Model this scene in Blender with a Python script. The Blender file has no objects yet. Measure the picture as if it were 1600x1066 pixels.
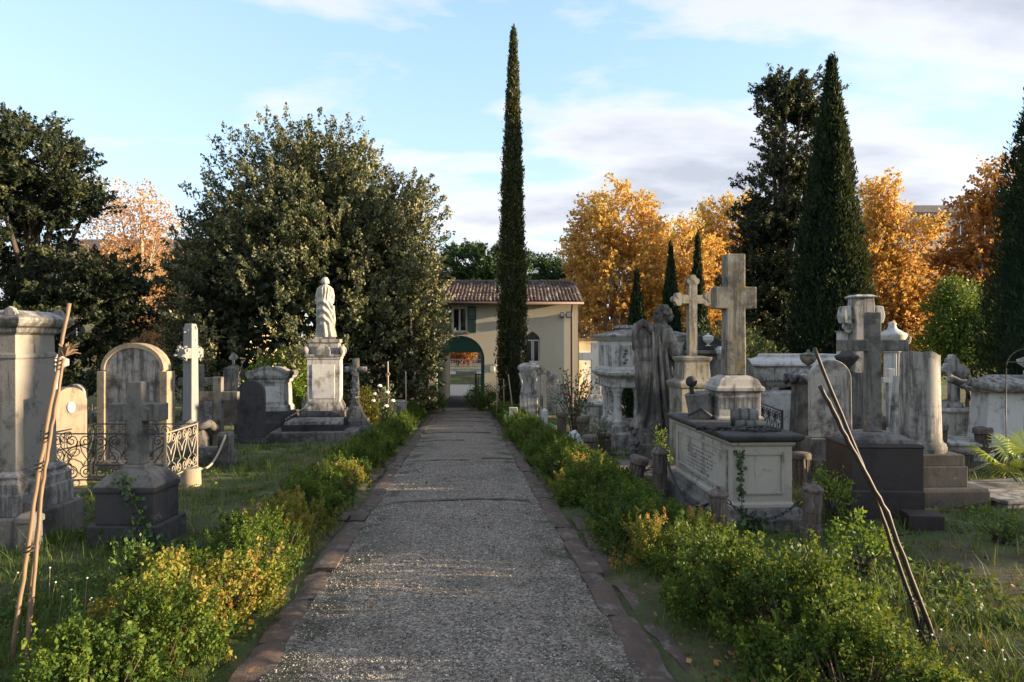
import bpy, bmesh, math, random
import numpy as np
from mathutils import Vector, Matrix
R = math.radians
SC = bpy.context.scene
COL = SC.collection
# ------------------------------------------------------------------ camera
F, CX, CY, CH = 1067.0, 800.0, 533.0, 1.915      # focal length and centre in photo pixels, eye height
cam = bpy.data.cameras.new('camera'); cam.sensor_width = 36.0; cam.lens = 36.0 * F / 1600.0
cam.clip_start = 0.05; cam.clip_end = 3000
cam_o = bpy.data.objects.new('camera', cam); COL.objects.link(cam_o)
cam_o.location = (0, 0, CH); cam_o.rotation_euler = (R(90), 0, 0); SC.camera = cam_o
# ------------------------------------------------------------------ light
SUN_EL, SUN_AZ = R(9.5), R(3.0)      # sun to the right (+x), SUN_AZ behind the lateral line
sd = Vector((math.cos(SUN_EL) * math.cos(SUN_AZ), -math.cos(SUN_EL) * math.sin(SUN_AZ), math.sin(SUN_EL)))
sl = bpy.data.lights.new('sun', 'SUN'); sl.energy = 4.6; sl.angle = R(0.5); sl.color = (1.0, 0.77, 0.50)
so = bpy.data.objects.new('sun', sl); COL.objects.link(so)
so.rotation_euler = (-sd).to_track_quat('-Z', 'Y').to_euler(); so.location = (40, -5, 30)
W = bpy.data.worlds.new('World'); SC.world = W; W.use_nodes = True
def world():
    nt = W.node_tree; nt.nodes.clear(); L = nt.links.new
    def n(t, **k):
        o = nt.nodes.new(t)
        for a, b in k.items(): setattr(o, a, b)
        return o
    def math_(op, a, b=None, clamp=False):
        o = n('ShaderNodeMath', operation=op, use_clamp=clamp)
        for i, v in enumerate((a, b)):
            if v is None: continue
            if isinstance(v, (int, float)): o.inputs[i].default_value = v
            else: L(v, o.inputs[i])
        return o.outputs[0]
    def ramp(fac, stops):
        o = n('ShaderNodeValToRGB'); L(fac, o.inputs[0]); e = o.color_ramp.elements
        e[0].position, e[0].color = stops[0][0], (*stops[0][1], 1); e[1].position, e[1].color = stops[-1][0], (*stops[-1][1], 1)
        for p, c in stops[1:-1]: q = e.new(p); q.color = (*c, 1)
        return o.outputs[0]
    sky = n('ShaderNodeTexSky', sky_type='NISHITA', sun_disc=False)
    sky.sun_elevation = SUN_EL; sky.sun_rotation = R(90) + SUN_AZ
    sky.altitude = 60; sky.air_density = 1.0; sky.dust_density = 0.15; sky.ozone_density = 1.2
    tc = n('ShaderNodeTexCoord'); sx = n('ShaderNodeSeparateXYZ'); L(tc.outputs['Generated'], sx.inputs[0])
    zz = math_('MAXIMUM', math_('ADD', sx.outputs[2], 0.22), 0.03)
    u = math_('DIVIDE', sx.outputs[0], zz); v = math_('DIVIDE', sx.outputs[1], zz)
    cb = n('ShaderNodeCombineXYZ'); L(u, cb.inputs[0]); L(v, cb.inputs[1])
    def noise(vec, sc, det, ro, off, dist=0.0):
        mp = n('ShaderNodeMapping'); mp.inputs[1].default_value = off; L(vec, mp.inputs[0])
        t = n('ShaderNodeTexNoise'); t.inputs['Scale'].default_value = sc; t.inputs['Detail'].default_value = det
        t.inputs['Roughness'].default_value = ro; t.inputs['Distortion'].default_value = dist
        L(mp.outputs[0], t.inputs['Vector']); return t.outputs[0]
    big = noise(cb.outputs[0], 0.62, 2, 0.5, CLOUD_OFF)
    st = n('ShaderNodeMapping'); st.inputs[3].default_value = (0.8, 1.25, 1.0); L(cb.outputs[0], st.inputs[0])
    fine = noise(st.outputs[0], 2.1, 9, 0.54, (CLOUD_OFF[0] + 7.1, CLOUD_OFF[1] - 2.2, 3.0), 0.2)
    dens = math_('ADD', math_('MULTIPLY', big, 0.58), math_('MULTIPLY', fine, 0.58))
    mask = ramp(dens, [(0.52, (0, 0, 0)), (0.60, (.7, .7, .7)), (0.72, (.92, .92, .92))])
    # cloud bodies seen from below: thin edges bright and warm, thick middles grey violet
    cc = ramp(dens, [(0.51, (2.3, 2.1, 2.0)), (0.575, (2.25, 2.04, 1.93)), (0.625, (1.8, 1.72, 1.78)), (0.70, (1.2, 1.24, 1.42))])
    tint = n('ShaderNodeMix', data_type='RGBA', blend_type='MULTIPLY'); tint.inputs[0].default_value = 1
    KS, GS = 1.8, 1.82         # soft shoulder: the low sky near the horizon stays pale instead of burning out
    va = n('ShaderNodeVectorMath', operation='ADD'); L(sky.outputs[0], va.inputs[0]); va.inputs[1].default_value = (KS,) * 3
    vd = n('ShaderNodeVectorMath', operation='DIVIDE'); L(sky.outputs[0], vd.inputs[0]); L(va.outputs[0], vd.inputs[1])
    vm = n('ShaderNodeVectorMath', operation='SCALE'); L(vd.outputs[0], vm.inputs[0]); vm.inputs[3].default_value = KS * GS
    L(vm.outputs[0], tint.inputs[6]); tint.inputs[7].default_value = SKY_TINT
    mx = n('ShaderNodeMix', data_type='RGBA'); L(mask, mx.inputs[0]); L(tint.outputs[2], mx.inputs[6])
    hs = n('ShaderNodeMix', data_type='RGBA', blend_type='MULTIPLY'); hs.inputs[0].default_value = 1
    L(cc, hs.inputs[6]); hs.inputs[7].default_value = (CLOUD_GAIN,) * 3 + (1,); L(hs.outputs[2], mx.inputs[7])
    bg = n('ShaderNodeBackground'); bg.inputs[1].default_value = SKY_STRENGTH; L(mx.outputs[2], bg.inputs[0])
    out = n('ShaderNodeOutputWorld'); L(bg.outputs[0], out.inputs[0])
SKY_STRENGTH = 0.15; SKY_TINT = (0.87, 1.0, 1.19, 1); CLOUD_GAIN = 1.0; CLOUD_OFF = (4.9, 4.3, 0.0)
world()
SC.view_settings.view_transform = 'Standard'; SC.view_settings.look = 'None'
SC.view_settings.gamma = 1.0; SC.view_settings.use_curve_mapping = False
SC.view_settings.exposure = 1.82
SC.render.engine = 'CYCLES'
# ------------------------------------------------------------------ places and sizes
SLOPE = 0.0431
def gz(y):                        # terrain height: the path falls to the gate, level forecourt, raised street beyond
    if y < 36: return -SLOPE * y
    if y < 56: return -SLOPE * 36
    return -0.55
def X(px, d): return (px - CX) / F * d
def Z(py, d): return CH - (py - CY) / F * d
def pc(d): return -0.063 - 0.0716 * d            # path centre line
ROT = math.atan(0.0716)                          # heading of the path
rnd = random.Random(7)
# ------------------------------------------------------------------ scene objects
def link(o): COL.objects.link(o); return o
def props(o, label=None, cat=None, group=None, kind=None):
    for k, v in (('label', label), ('category', cat), ('group', group), ('kind', kind)):
        if v: o[k] = v
    return o
def thing(name, label, cat, loc, rz=0.0, group=None):
    o = bpy.data.objects.new(name, None); link(o); o.empty_display_size = 0.1
    o.location = loc; o.rotation_euler = (0, 0, rz)
    return props(o, label, cat, group)
def T(name, label, cat, px, d, rz=None, group=None, sink=0.03):
    return thing(name, label, cat, (X(px, d), d, gz(d) - sink), R(-1) if rz is None else rz, group)
class px:                                        # photo pixels to metres at distance d, heights from the thing's base
    def __init__(s, d, sink=0.03): s.d = d; s.g = gz(d) - sink
    def w(s, n): return n * s.d / F
    def h(s, y): return Z(y, s.d) - s.g
def mesh_obj(name, me, mat, parent=None, loc=None, rot=None):
    o = bpy.data.objects.new(name, me); link(o)
    if mat and not me.materials: me.materials.append(mat)
    if parent: o.parent = parent
    if loc is not None: o.location = loc
    if rot is not None: o.rotation_euler = rot
    return o
def copy_tree(o, parent=None):
    c = o.copy(); link(c); c.parent = parent
    for ch in list(o.children): copy_tree(ch, c)
    return c
class MB:
    """collects shapes for one mesh"""
    def __init__(s): s.v = []; s.f = []
    def add(s, vs, fs, M=None):
        b = len(s.v)
        s.v += [tuple(M @ Vector(p)) for p in vs] if M is not None else [tuple(p) for p in vs]
        s.f += [tuple(b + i for i in q) for q in fs]; return s
    def box(s, c, sz, M=None, taper=1.0):
        x, y, z = sz[0] / 2, sz[1] / 2, sz[2] / 2; cx, cy, cz = c; t = taper
        vs = [(cx - x, cy - y, cz - z), (cx + x, cy - y, cz - z), (cx + x, cy + y, cz - z), (cx - x, cy + y, cz - z),
              (cx - x * t, cy - y * t, cz + z), (cx + x * t, cy - y * t, cz + z), (cx + x * t, cy + y * t, cz + z), (cx - x * t, cy + y * t, cz + z)]
        return s.add(vs, [(3, 2, 1, 0), (4, 5, 6, 7), (0, 1, 5, 4), (1, 2, 6, 5), (2, 3, 7, 6), (3, 0, 4, 7)], M)
    def stack(s, prof, cx=0, cy=0, M=None):      # rectangular rings (half width, half depth, z): plinths, cornices, mouldings
        vs = []; fs = []
        for a, b, z in prof: vs += [(cx - a, cy - b, z), (cx + a, cy - b, z), (cx + a, cy + b, z), (cx - a, cy + b, z)]
        for i in range(len(prof) - 1):
            for k in range(4): fs.append((4 * i + k, 4 * i + (k + 1) % 4, 4 * i + 4 + (k + 1) % 4, 4 * i + 4 + k))
        n = 4 * (len(prof) - 1); fs += [(3, 2, 1, 0), (n, n + 1, n + 2, n + 3)]
        return s.add(vs, fs, M)
    def lathe(s, prof, n=24, cx=0, cy=0, M=None, flutes=0, fl=(0, 0), depth=0.0):
        vs = []; fs = []
        for r, z in prof:
            for k in range(n):
                a = 2 * math.pi * k / n; rr = r
                if flutes and fl[0] <= z <= fl[1]: rr = r - depth * (1 if k % 4 in (1, 2) else 0)
                vs.append((cx + rr * math.cos(a), cy + rr * math.sin(a), z))
        for i in range(len(prof) - 1):
            for k in range(n): fs.append((i * n + k, i * n + (k + 1) % n, (i + 1) * n + (k + 1) % n, (i + 1) * n + k))
        m = n * (len(prof) - 1)
        fs += [tuple(reversed(range(n))), tuple(range(m, m + n))]
        return s.add(vs, fs, M)
    def tube(s, pts, rad, n=6, caps=True, M=None, squash=1.0):
        pts = [Vector(p) for p in pts]; vs = []; fs = []; up = Vector((0, 0, 1)); u = None
        rad = rad if isinstance(rad, (list, tuple)) else [rad] * len(pts)
        for i, p in enumerate(pts):
            t = (pts[min(i + 1, len(pts) - 1)] - pts[max(i - 1, 0)]).normalized()
            if u is None: u = t.cross(up) if abs(t.z) < .95 else t.cross(Vector((0, 1, 0)))
            u = (u - t * u.dot(t)).normalized(); w = t.cross(u)
            for k in range(n):
                a = 2 * math.pi * k / n; vs.append(p + (u * math.cos(a) + w * math.sin(a) * squash) * rad[i])
        for i in range(len(pts) - 1):
            for k in range(n): fs.append((i * n + k, i * n + (k + 1) % n, (i + 1) * n + (k + 1) % n, (i + 1) * n + k))
        if caps: fs += [tuple(reversed(range(n))), tuple(range((len(pts) - 1) * n, len(pts) * n))]
        return s.add(vs, fs, M)
    def ext(s, out, y0, y1, M=None):             # outline in x,z pushed from y0 to y1
        n = len(out); vs = [(x, y0, z) for x, z in out] + [(x, y1, z) for x, z in out]
        fs = [tuple(range(n)), tuple(reversed(range(n, 2 * n)))]
        fs += [((k + 1) % n, k, n + k, n + (k + 1) % n) for k in range(n)]
        return s.add(vs, fs, M)
    def ball(s, c, r, n=10, m=7, jit=0.0, rg=None, M=None):
        r = r if isinstance(r, (list, tuple)) else (r, r, r); vs = [(c[0], c[1], c[2] - r[2])]; fs = []; g = rg or rnd
        for i in range(1, m):
            p = math.pi * i / m - math.pi / 2
            for k in range(n):
                a = 2 * math.pi * k / n; j = 1 + g.uniform(-jit, jit)
                vs.append((c[0] + r[0] * math.cos(p) * math.cos(a) * j, c[1] + r[1] * math.cos(p) * math.sin(a) * j, c[2] + r[2] * math.sin(p) * j))
        vs.append((c[0], c[1], c[2] + r[2])); e = len(vs) - 1
        for k in range(n):
            fs.append((0, 1 + (k + 1) % n, 1 + k)); fs.append((e, e - n + k, e - n + (k + 1) % n))
            for i in range(m - 2): fs.append((1 + i * n + k, 1 + i * n + (k + 1) % n, 1 + (i + 1) * n + (k + 1) % n, 1 + (i + 1) * n + k))
        return s.add(vs, fs, M)
    def mesh(s, name, smooth=False):
        me = bpy.data.meshes.new(name); me.from_pydata(s.v, [], s.f); me.update()
        bm = bmesh.new(); bm.from_mesh(me); bmesh.ops.recalc_face_normals(bm, faces=bm.faces); bm.to_mesh(me); bm.free()
        if smooth == 'auto': me.shade_smooth(); me.set_sharp_from_angle(angle=R(38))
        elif smooth: me.shade_smooth()
        return me
    def build(s, name, mat, parent=None, smooth=False, bevel=0.0, loc=None, rot=None, wear=0.0):
        me = s.mesh(name, smooth)
        if wear:
            g = random.Random(len(s.v))
            for v in me.vertices: v.co += Vector((g.uniform(-wear, wear), g.uniform(-wear, wear), g.uniform(-wear, wear)))
        o = mesh_obj(name, me, mat, parent, loc, rot)
        if bevel:
            b = o.modifiers.new('edge_wear', 'BEVEL'); b.width = bevel; b.segments = 2; b.limit_method = 'ANGLE'; b.angle_limit = R(40)
        return o
def arch(w, h0, h1, n=16, x0=0.0):               # round topped outline: width w, straight to h0, apex h1
    return [(x0 - w / 2, 0), (x0 + w / 2, 0)] + [(x0 + w / 2 * math.cos(math.pi * k / n), h0 + (h1 - h0) * math.sin(math.pi * k / n)) for k in range(n + 1)]
def cross_out(sw, span, az0, az1, z0, z1, taper=0.0):
    a, b = sw / 2, span / 2; t = sw / 2 + taper
    return [(-t, z0), (t, z0), (a, az0), (b, az0), (b, az1), (a, az1), (a, z1), (-a, z1), (-a, az1), (-b, az1), (-b, az0), (-a, az0)]
def np_mesh(name, V, Fq, tint=None, smooth=False):
    V = np.ascontiguousarray(V, dtype=np.float32); Fq = np.ascontiguousarray(Fq, dtype=np.int32); k = Fq.shape[1]
    me = bpy.data.meshes.new(name); me.vertices.add(len(V)); me.vertices.foreach_set('co', V.ravel())
    me.loops.add(Fq.size); me.loops.foreach_set('vertex_index', Fq.ravel())
    me.polygons.add(len(Fq)); me.polygons.foreach_set('loop_start', np.arange(0, Fq.size, k, dtype=np.int32))
    if tint is not None:
        a = me.attributes.new('tint', 'FLOAT', 'POINT'); a.data.foreach_set('value', np.ascontiguousarray(tint, dtype=np.float32))
    me.update(calc_edges=True); me.validate()
    if smooth: me.shade_smooth()
    return me
# ------------------------------------------------------------------ materials
MAT = {}
class NT:
    def __init__(s, name):
        s.m = bpy.data.materials.new(name); s.m.use_nodes = True; s.t = s.m.node_tree; s.t.nodes.clear()
        s.out = s.n('ShaderNodeOutputMaterial')
    def n(s, t, ins=None, **k):
        o = s.t.nodes.new(t)
        for a, b in k.items(): setattr(o, a, b)
        for a, b in (ins or {}).items():
            if isinstance(b, bpy.types.NodeSocket): s.t.links.new(b, o.inputs[a])
            else: o.inputs[a].default_value = b
        return o
    def ramp(s, fac, stops):
        o = s.n('ShaderNodeValToRGB', {0: fac}); e = o.color_ramp.elements
        c4 = lambda c: (*c, 1) if isinstance(c, tuple) else (c, c, c, 1)
        e[0].position, e[0].color = stops[0][0], c4(stops[0][1]); e[1].position, e[1].color = stops[-1][0], c4(stops[-1][1])
        for p, c in stops[1:-1]: e.new(p).color = c4(c)
        return o.outputs[0]
    def mix(s, fac, a, b, mode='MIX'):
        o = s.n('ShaderNodeMix', data_type='RGBA', blend_type=mode)
        for i, v in ((0, fac), (6, a), (7, b)):
            if isinstance(v, bpy.types.NodeSocket): s.t.links.new(v, o.inputs[i])
            elif isinstance(v, tuple): o.inputs[i].default_value = (*v[:3], 1)
            else: o.inputs[i].default_value = v
        return o.outputs[2]
    def mth(s, op, a, b=0.0, clamp=False):
        o = s.n('ShaderNodeMath', {0: a, 1: b}, operation=op, use_clamp=clamp); return o.outputs[0]
    def noise(s, vec, scale, det=4, ro=0.55, dist=0.0):
        return s.n('ShaderNodeTexNoise', {'Vector': vec, 'Scale': scale, 'Detail': det, 'Roughness': ro, 'Distortion': dist}).outputs[0]
    def objco(s, scale=(1, 1, 1)):
        tc = s.n('ShaderNodeTexCoord'); oi = s.n('ShaderNodeObjectInfo')
        off = s.n('ShaderNodeVectorMath', {0: oi.outputs['Location'], 1: (3.7, 5.1, 2.3)}, operation='MULTIPLY').outputs[0]
        v = s.n('ShaderNodeVectorMath', {0: tc.outputs['Object'], 1: off}, operation='ADD').outputs[0]
        return s.n('ShaderNodeMapping', {0: v, 3: scale}).outputs[0]
    def principled(s, **k):
        p = s.n('ShaderNodeBsdfPrincipled')
        for a, b in k.items():
            a = a.replace('_', ' ')
            if isinstance(b, bpy.types.NodeSocket): s.t.links.new(b, p.inputs[a])
            else: p.inputs[a].default_value = (*b, 1) if isinstance(b, tuple) and len(b) == 3 else b
        s.t.links.new(p.outputs[0], s.out.inputs[0]); return p
    def bump(s, h, st=0.4, dist=0.02):
        return s.n('ShaderNodeBump', {'Height': h, 'Strength': st, 'Distance': dist}).outputs[0]
def stone(name, base, dark, amount=0.5, streak=0.5, lichen=None, lich_amt=0.0, rough=0.85, grain=0.25, var=0.18):
    s = NT(name); co = s.objco(); st = s.objco((6.0, 6.0, 0.55))
    n1 = s.noise(co, 2.4, 9, 0.72, .12); n2 = s.noise(st, 1.5, 8, 0.70, 0.12); n3 = s.noise(co, 38, 4, 0.7); n4 = s.noise(co, 0.9, 3, 0.5)
    lo = tuple(c * (1 - var) for c in base); hi = tuple(min(1, c * (1 + var)) for c in base)
    c = s.mix(n4, lo, hi); c = s.mix(s.ramp(n3, [(0.3, 0.0), (0.75, 0.35)]), c, tuple(x * 0.6 for x in base))
    k1 = s.ramp(n1, [(0.62 - 0.28 * amount, 0.0), (0.72 - 0.2 * amount, 0.9)])
    k2 = s.ramp(n2, [(0.66 - 0.24 * streak, 0.0), (0.74 - 0.2 * streak, 0.8)])
    c = s.mix(k1, c, dark); c = s.mix(k2, c, tuple(x * 1.25 for x in dark))
    if lichen:
        n5 = s.noise(co, 5.5, 5, 0.7); c = s.mix(s.ramp(n5, [(0.64 - 0.3 * lich_amt, 0.0), (0.74 - 0.2 * lich_amt, 0.8)]), c, lichen)
    h = s.mth('ADD', s.noise(co, 60, 3, 0.6), s.mth('MULTIPLY', s.noise(co, 9, 5, 0.65), 1.6))
    s.principled(Base_Color=c, Roughness=rough, Normal=s.bump(h, grain, 0.012)); MAT[name] = s.m; return s.m
stone('white_marble', (.43, .415, .38), (.07, .066, .06), .5, .62)
stone('clean_marble', (.52, .51, .48), (.17, .165, .15), .35, .4)
stone('grey_marble', (.32, .30, .272), (.04, .038, .035), .58, .8)
stone('warm_stone', (.27, .22, .155), (.12, .095, .07), .4, .45, (.40, .30, .10), .2)
stone('grey_stone', (.16, .148, .132), (.03, .028, .026), .55, .6, (.30, .25, .10), .12)
stone('pale_stone', (.40, .37, .325), (.075, .068, .058), .45, .55)
stone('dark_stone', (.05, .047, .046), (.016, .015, .015), .5, .5, (.2, .2, .19), .06)
stone('dark_granite', (.030, .021, .020), (.010, .008, .008), .4, .4, rough=.6)
stone('lichen_stone', (.27, .25, .205), (.05, .045, .036), .5, .7, (.24, .16, .03), .32)
stone('statue_marble', (.42, .395, .345), (.15, .13, .09), .35, .35, (.34, .29, .17), .18, grain=.15)
stone('angel_marble', (.33, .285, .24), (.025, .022, .02), .62, .95, grain=.2)
stone('sandstone', (.13, .098, .076), (.034, .028, .024), .5, .45, (.27, .26, .22), .25)
stone('kerb_red', (.088, .057, .040), (.03, .024, .02), .5, .2, (.17, .155, .135), .34, grain=.5)
stone('pedestal_stone', (.25, .228, .195), (.06, .055, .048), .3, .35)
stone('chest_stone', (.37, .34, .285), (.10, .09, .075), .25, .4)
stone('rock', (.13, .12, .108), (.035, .033, .03), .6, .4, (.36, .35, .33), .2, grain=.6)
stone('white_rough', (.24, .237, .225), (.2, .2, .2), .35, .3, grain=.5)
def plain(name, col, rough=.6, metal=0.0, var=.25, scale=18, bump=.1, spec=.5):
    s = NT(name); co = s.objco(); n1 = s.noise(co, scale, 4, .6)
    c = s.mix(n1, tuple(x * (1 - var) for x in col), tuple(min(1, x * (1 + var)) for x in col))
    s.principled(Base_Color=c, Roughness=rough, Metallic=metal, Specular_IOR_Level=spec, Normal=s.bump(n1, bump, .01)); MAT[name] = s.m
plain('iron_black', (.022, .022, .026), .55, .2); plain('iron_sunlit', (.27, .235, .18), .6)  # second iron: sunlight on the fence's right side put into the colour
plain('iron_dark', (.035, .034, .04), .5, .5); plain('rope', (.33, .28, .2), .9)
plain('bamboo', (.19, .125, .072), .6, scale=9, var=.4); plain('bamboo_dark', (.032, .021, .016), .6, scale=9, var=.45)
plain('twine', (.05, .045, .04), .9); plain('green_paint', (.012, .085, .05), .5, var=.15)
plain('white_paint', (.72, .72, .70), .5, var=.08); plain('hose', (.02, .33, .20), .4, var=.1)
plain('metal_grey', (.35, .36, .37), .4, .4, var=.1); plain('pipe_brown', (.09, .055, .042), .5)
plain('car_paint', (.06, .08, .13), .25, .3, var=.05); plain('rubber', (.02, .02, .02), .8); plain('red_paint', (.45, .03, .02), .5)
plain('gate_grey', (.13, .14, .155), .5, var=.15); plain('petal_white', (.85, .82, .74), .6, var=.05); plain('petal_red', (.45, .008, .01), .6)
plain('plastic_white', (.5, .52, .56), .5, var=.08); plain('wood_stake', (.33, .26, .19), .8, scale=14)
plain('soil', (.05, .033, .022), .95, var=.5)
def bark(name, a, b):
    s = NT(name); co = s.objco((5, 5, 1.1)); n1 = s.noise(co, 2.5, 7, .7, .4)
    s.principled(Base_Color=s.mix(s.ramp(n1, [(.35, 0.), (.65, 1.)]), a, b), Roughness=.9, Normal=s.bump(n1, .8, .04)); MAT[name] = s.m
bark('bark_dark', (.03, .022, .016), (.09, .07, .052)); bark('bark_plane', (.16, .13, .10), (.42, .38, .31))
bark('twig', (.06, .035, .025), (.15, .10, .07))
def leaf(name, stops, trans=.3, rough=.55, spec=.3):
    s = NT(name); at = s.n('ShaderNodeAttribute', attribute_name='tint')
    c = s.ramp(at.outputs['Fac'], stops)
    p = s.n('ShaderNodeBsdfPrincipled', {'Base Color': c, 'Roughness': rough, 'Specular IOR Level': spec})
    tr = s.n('ShaderNodeBsdfTranslucent', {'Color': s.mix(.35, c, (.30, .30, .04) if trans < .4 else (.6, .40, .10))})
    mx = s.n('ShaderNodeMixShader', {0: trans, 1: p.outputs[0], 2: tr.outputs[0]})
    s.t.links.new(mx.outputs[0], s.out.inputs[0]); MAT[name] = s.m
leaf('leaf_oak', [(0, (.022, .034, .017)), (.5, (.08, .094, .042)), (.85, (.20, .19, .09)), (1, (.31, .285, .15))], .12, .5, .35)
leaf('leaf_cypress', [(0, (.008, .018, .010)), (.6, (.018, .036, .018)), (1, (.05, .07, .025))], .1, .75, .1)
leaf('leaf_cypress_warm', [(0, (.015, .022, .008)), (.6, (.045, .055, .016)), (1, (.11, .11, .03))], .15)
leaf('leaf_conifer', [(0, (.010, .018, .012)), (.6, (.026, .038, .018)), (1, (.08, .085, .03))], .12)
leaf('leaf_pine', [(0, (.010, .03, .010)), (.6, (.022, .06, .016)), (1, (.06, .11, .025))], .12)
leaf('leaf_gold', [(0, (.20, .085, .03)), (.3, (.40, .195, .05)), (.55, (.57, .315, .07)), (.8, (.66, .435, .11)), (1, (.64, .53, .18))], .42)
leaf('leaf_rust', [(0, (.12, .03, .015)), (.4, (.26, .08, .025)), (.75, (.42, .17, .035)), (1, (.50, .27, .05))], .42)
leaf('leaf_thin', [(0, (.34, .15, .08)), (.5, (.50, .28, .13)), (1, (.56, .42, .2))], .45)
leaf('leaf_green', [(0, (.035, .08, .016)), (.6, (.085, .15, .024)), (1, (.17, .24, .045))], .3)
leaf('leaf_bright', [(0, (.06, .12, .012)), (.6, (.14, .24, .02)), (1, (.30, .36, .04))], .35)
leaf('leaf_olive', [(0, (.045, .075, .03)), (.6, (.09, .13, .05)), (1, (.17, .21, .08))], .25)
leaf('leaf_box', [(0, (.012, .034, .008)), (.45, (.05, .10, .014)), (.8, (.155, .205, .024)), (.94, (.28, .29, .04)), (1, (.34, .22, .04))], .3, .55, .2)
leaf('leaf_box_yellow', [(0, (.05, .08, .012)), (.35, (.16, .17, .02)), (.7, (.23, .215, .04)), (.9, (.34, .215, .05)), (1, (.38, .14, .045))], .3, .55, .2)
leaf('leaf_ivy', [(0, (.010, .03, .010)), (.7, (.03, .075, .018)), (1, (.10, .18, .03))], .2, .4, .5)
leaf('leaf_palm', [(0, (.10, .16, .015)), (.6, (.22, .29, .03)), (1, (.36, .38, .08))], .3, .4, .4)
leaf('grass', [(0, (.03, .065, .012)), (.35, (.07, .12, .02)), (.6, (.12, .155, .03)), (.78, (.23, .20, .065)), (1, (.34, .25, .12))], .3, .6, .2)
leaf('dead_leaf', [(0, (.07, .03, .018)), (.5, (.20, .085, .04)), (1, (.38, .22, .09))], .15, .8, .1)
# ================================================================== ground, path
def ground():
    xs = sorted(set(list(np.arange(-24, 24.01, .4)) + list(np.arange(-80, 81, 4.)) + [-900, -400, -160, 160, 400, 900]))
    ys = sorted(set(list(np.arange(-4, 36.01, .4)) + list(np.arange(36, 56.1, 2.)) + [56.05] + list(np.arange(-80, 121, 8.)) + [-500, 200, 420, 900]))
    g = np.random.default_rng(3); V = []; nx = len(xs)
    for y in ys:
        for x in xs:
            h = gz(y)
            if -4 < y < 35 and abs(x) < 24:
                o = abs(x - pc(y)); b = .035 * math.sin(x * 2.1 + y * .7) * math.sin(y * 1.7 - x * .6) + g.uniform(-.018, .018)
                h += b * min(1, max(0, (o - 1.2) / .6)) - (.07 if o < 1.5 else 0)
            V.append((x, y, h))
    i = np.arange(len(V)).reshape(len(ys), nx)
    Q = np.stack([i[:-1, :-1], i[:-1, 1:], i[1:, 1:], i[1:, :-1]], -1).reshape(-1, 4)
    s = NT('lawn_ground'); tc = s.n('ShaderNodeTexCoord').outputs['Object']
    n1 = s.noise(tc, .55, 5, .6); n2 = s.noise(tc, 7, 6, .7); n3 = s.noise(tc, 60, 3, .7)
    soil = s.mix(n2, (.035, .024, .016), (.11, .075, .046)); gr = s.mix(n3, (.03, .055, .012), (.10, .14, .03)); gr = s.mix(s.ramp(s.noise(tc, 1.7, 6, .7), [(.5, 0.), (.64, .8)]), gr, (.19, .15, .06))
    c = s.mix(s.ramp(s.mth('ADD', s.mth('MULTIPLY', n1, .6), s.mth('MULTIPLY', n2, .4)), [(.36, 0.), (.52, 1.)]), soil, gr)
    h = s.mth('ADD', n3, s.mth('MULTIPLY', n2, 2.0))
    s.principled(Base_Color=c, Roughness=.95, Normal=s.bump(h, .9, .04))
    o = mesh_obj('ground', np_mesh('ground', V, Q, smooth=True), s.m); props(o, kind='structure')
ground()
PW = 1.15
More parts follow.
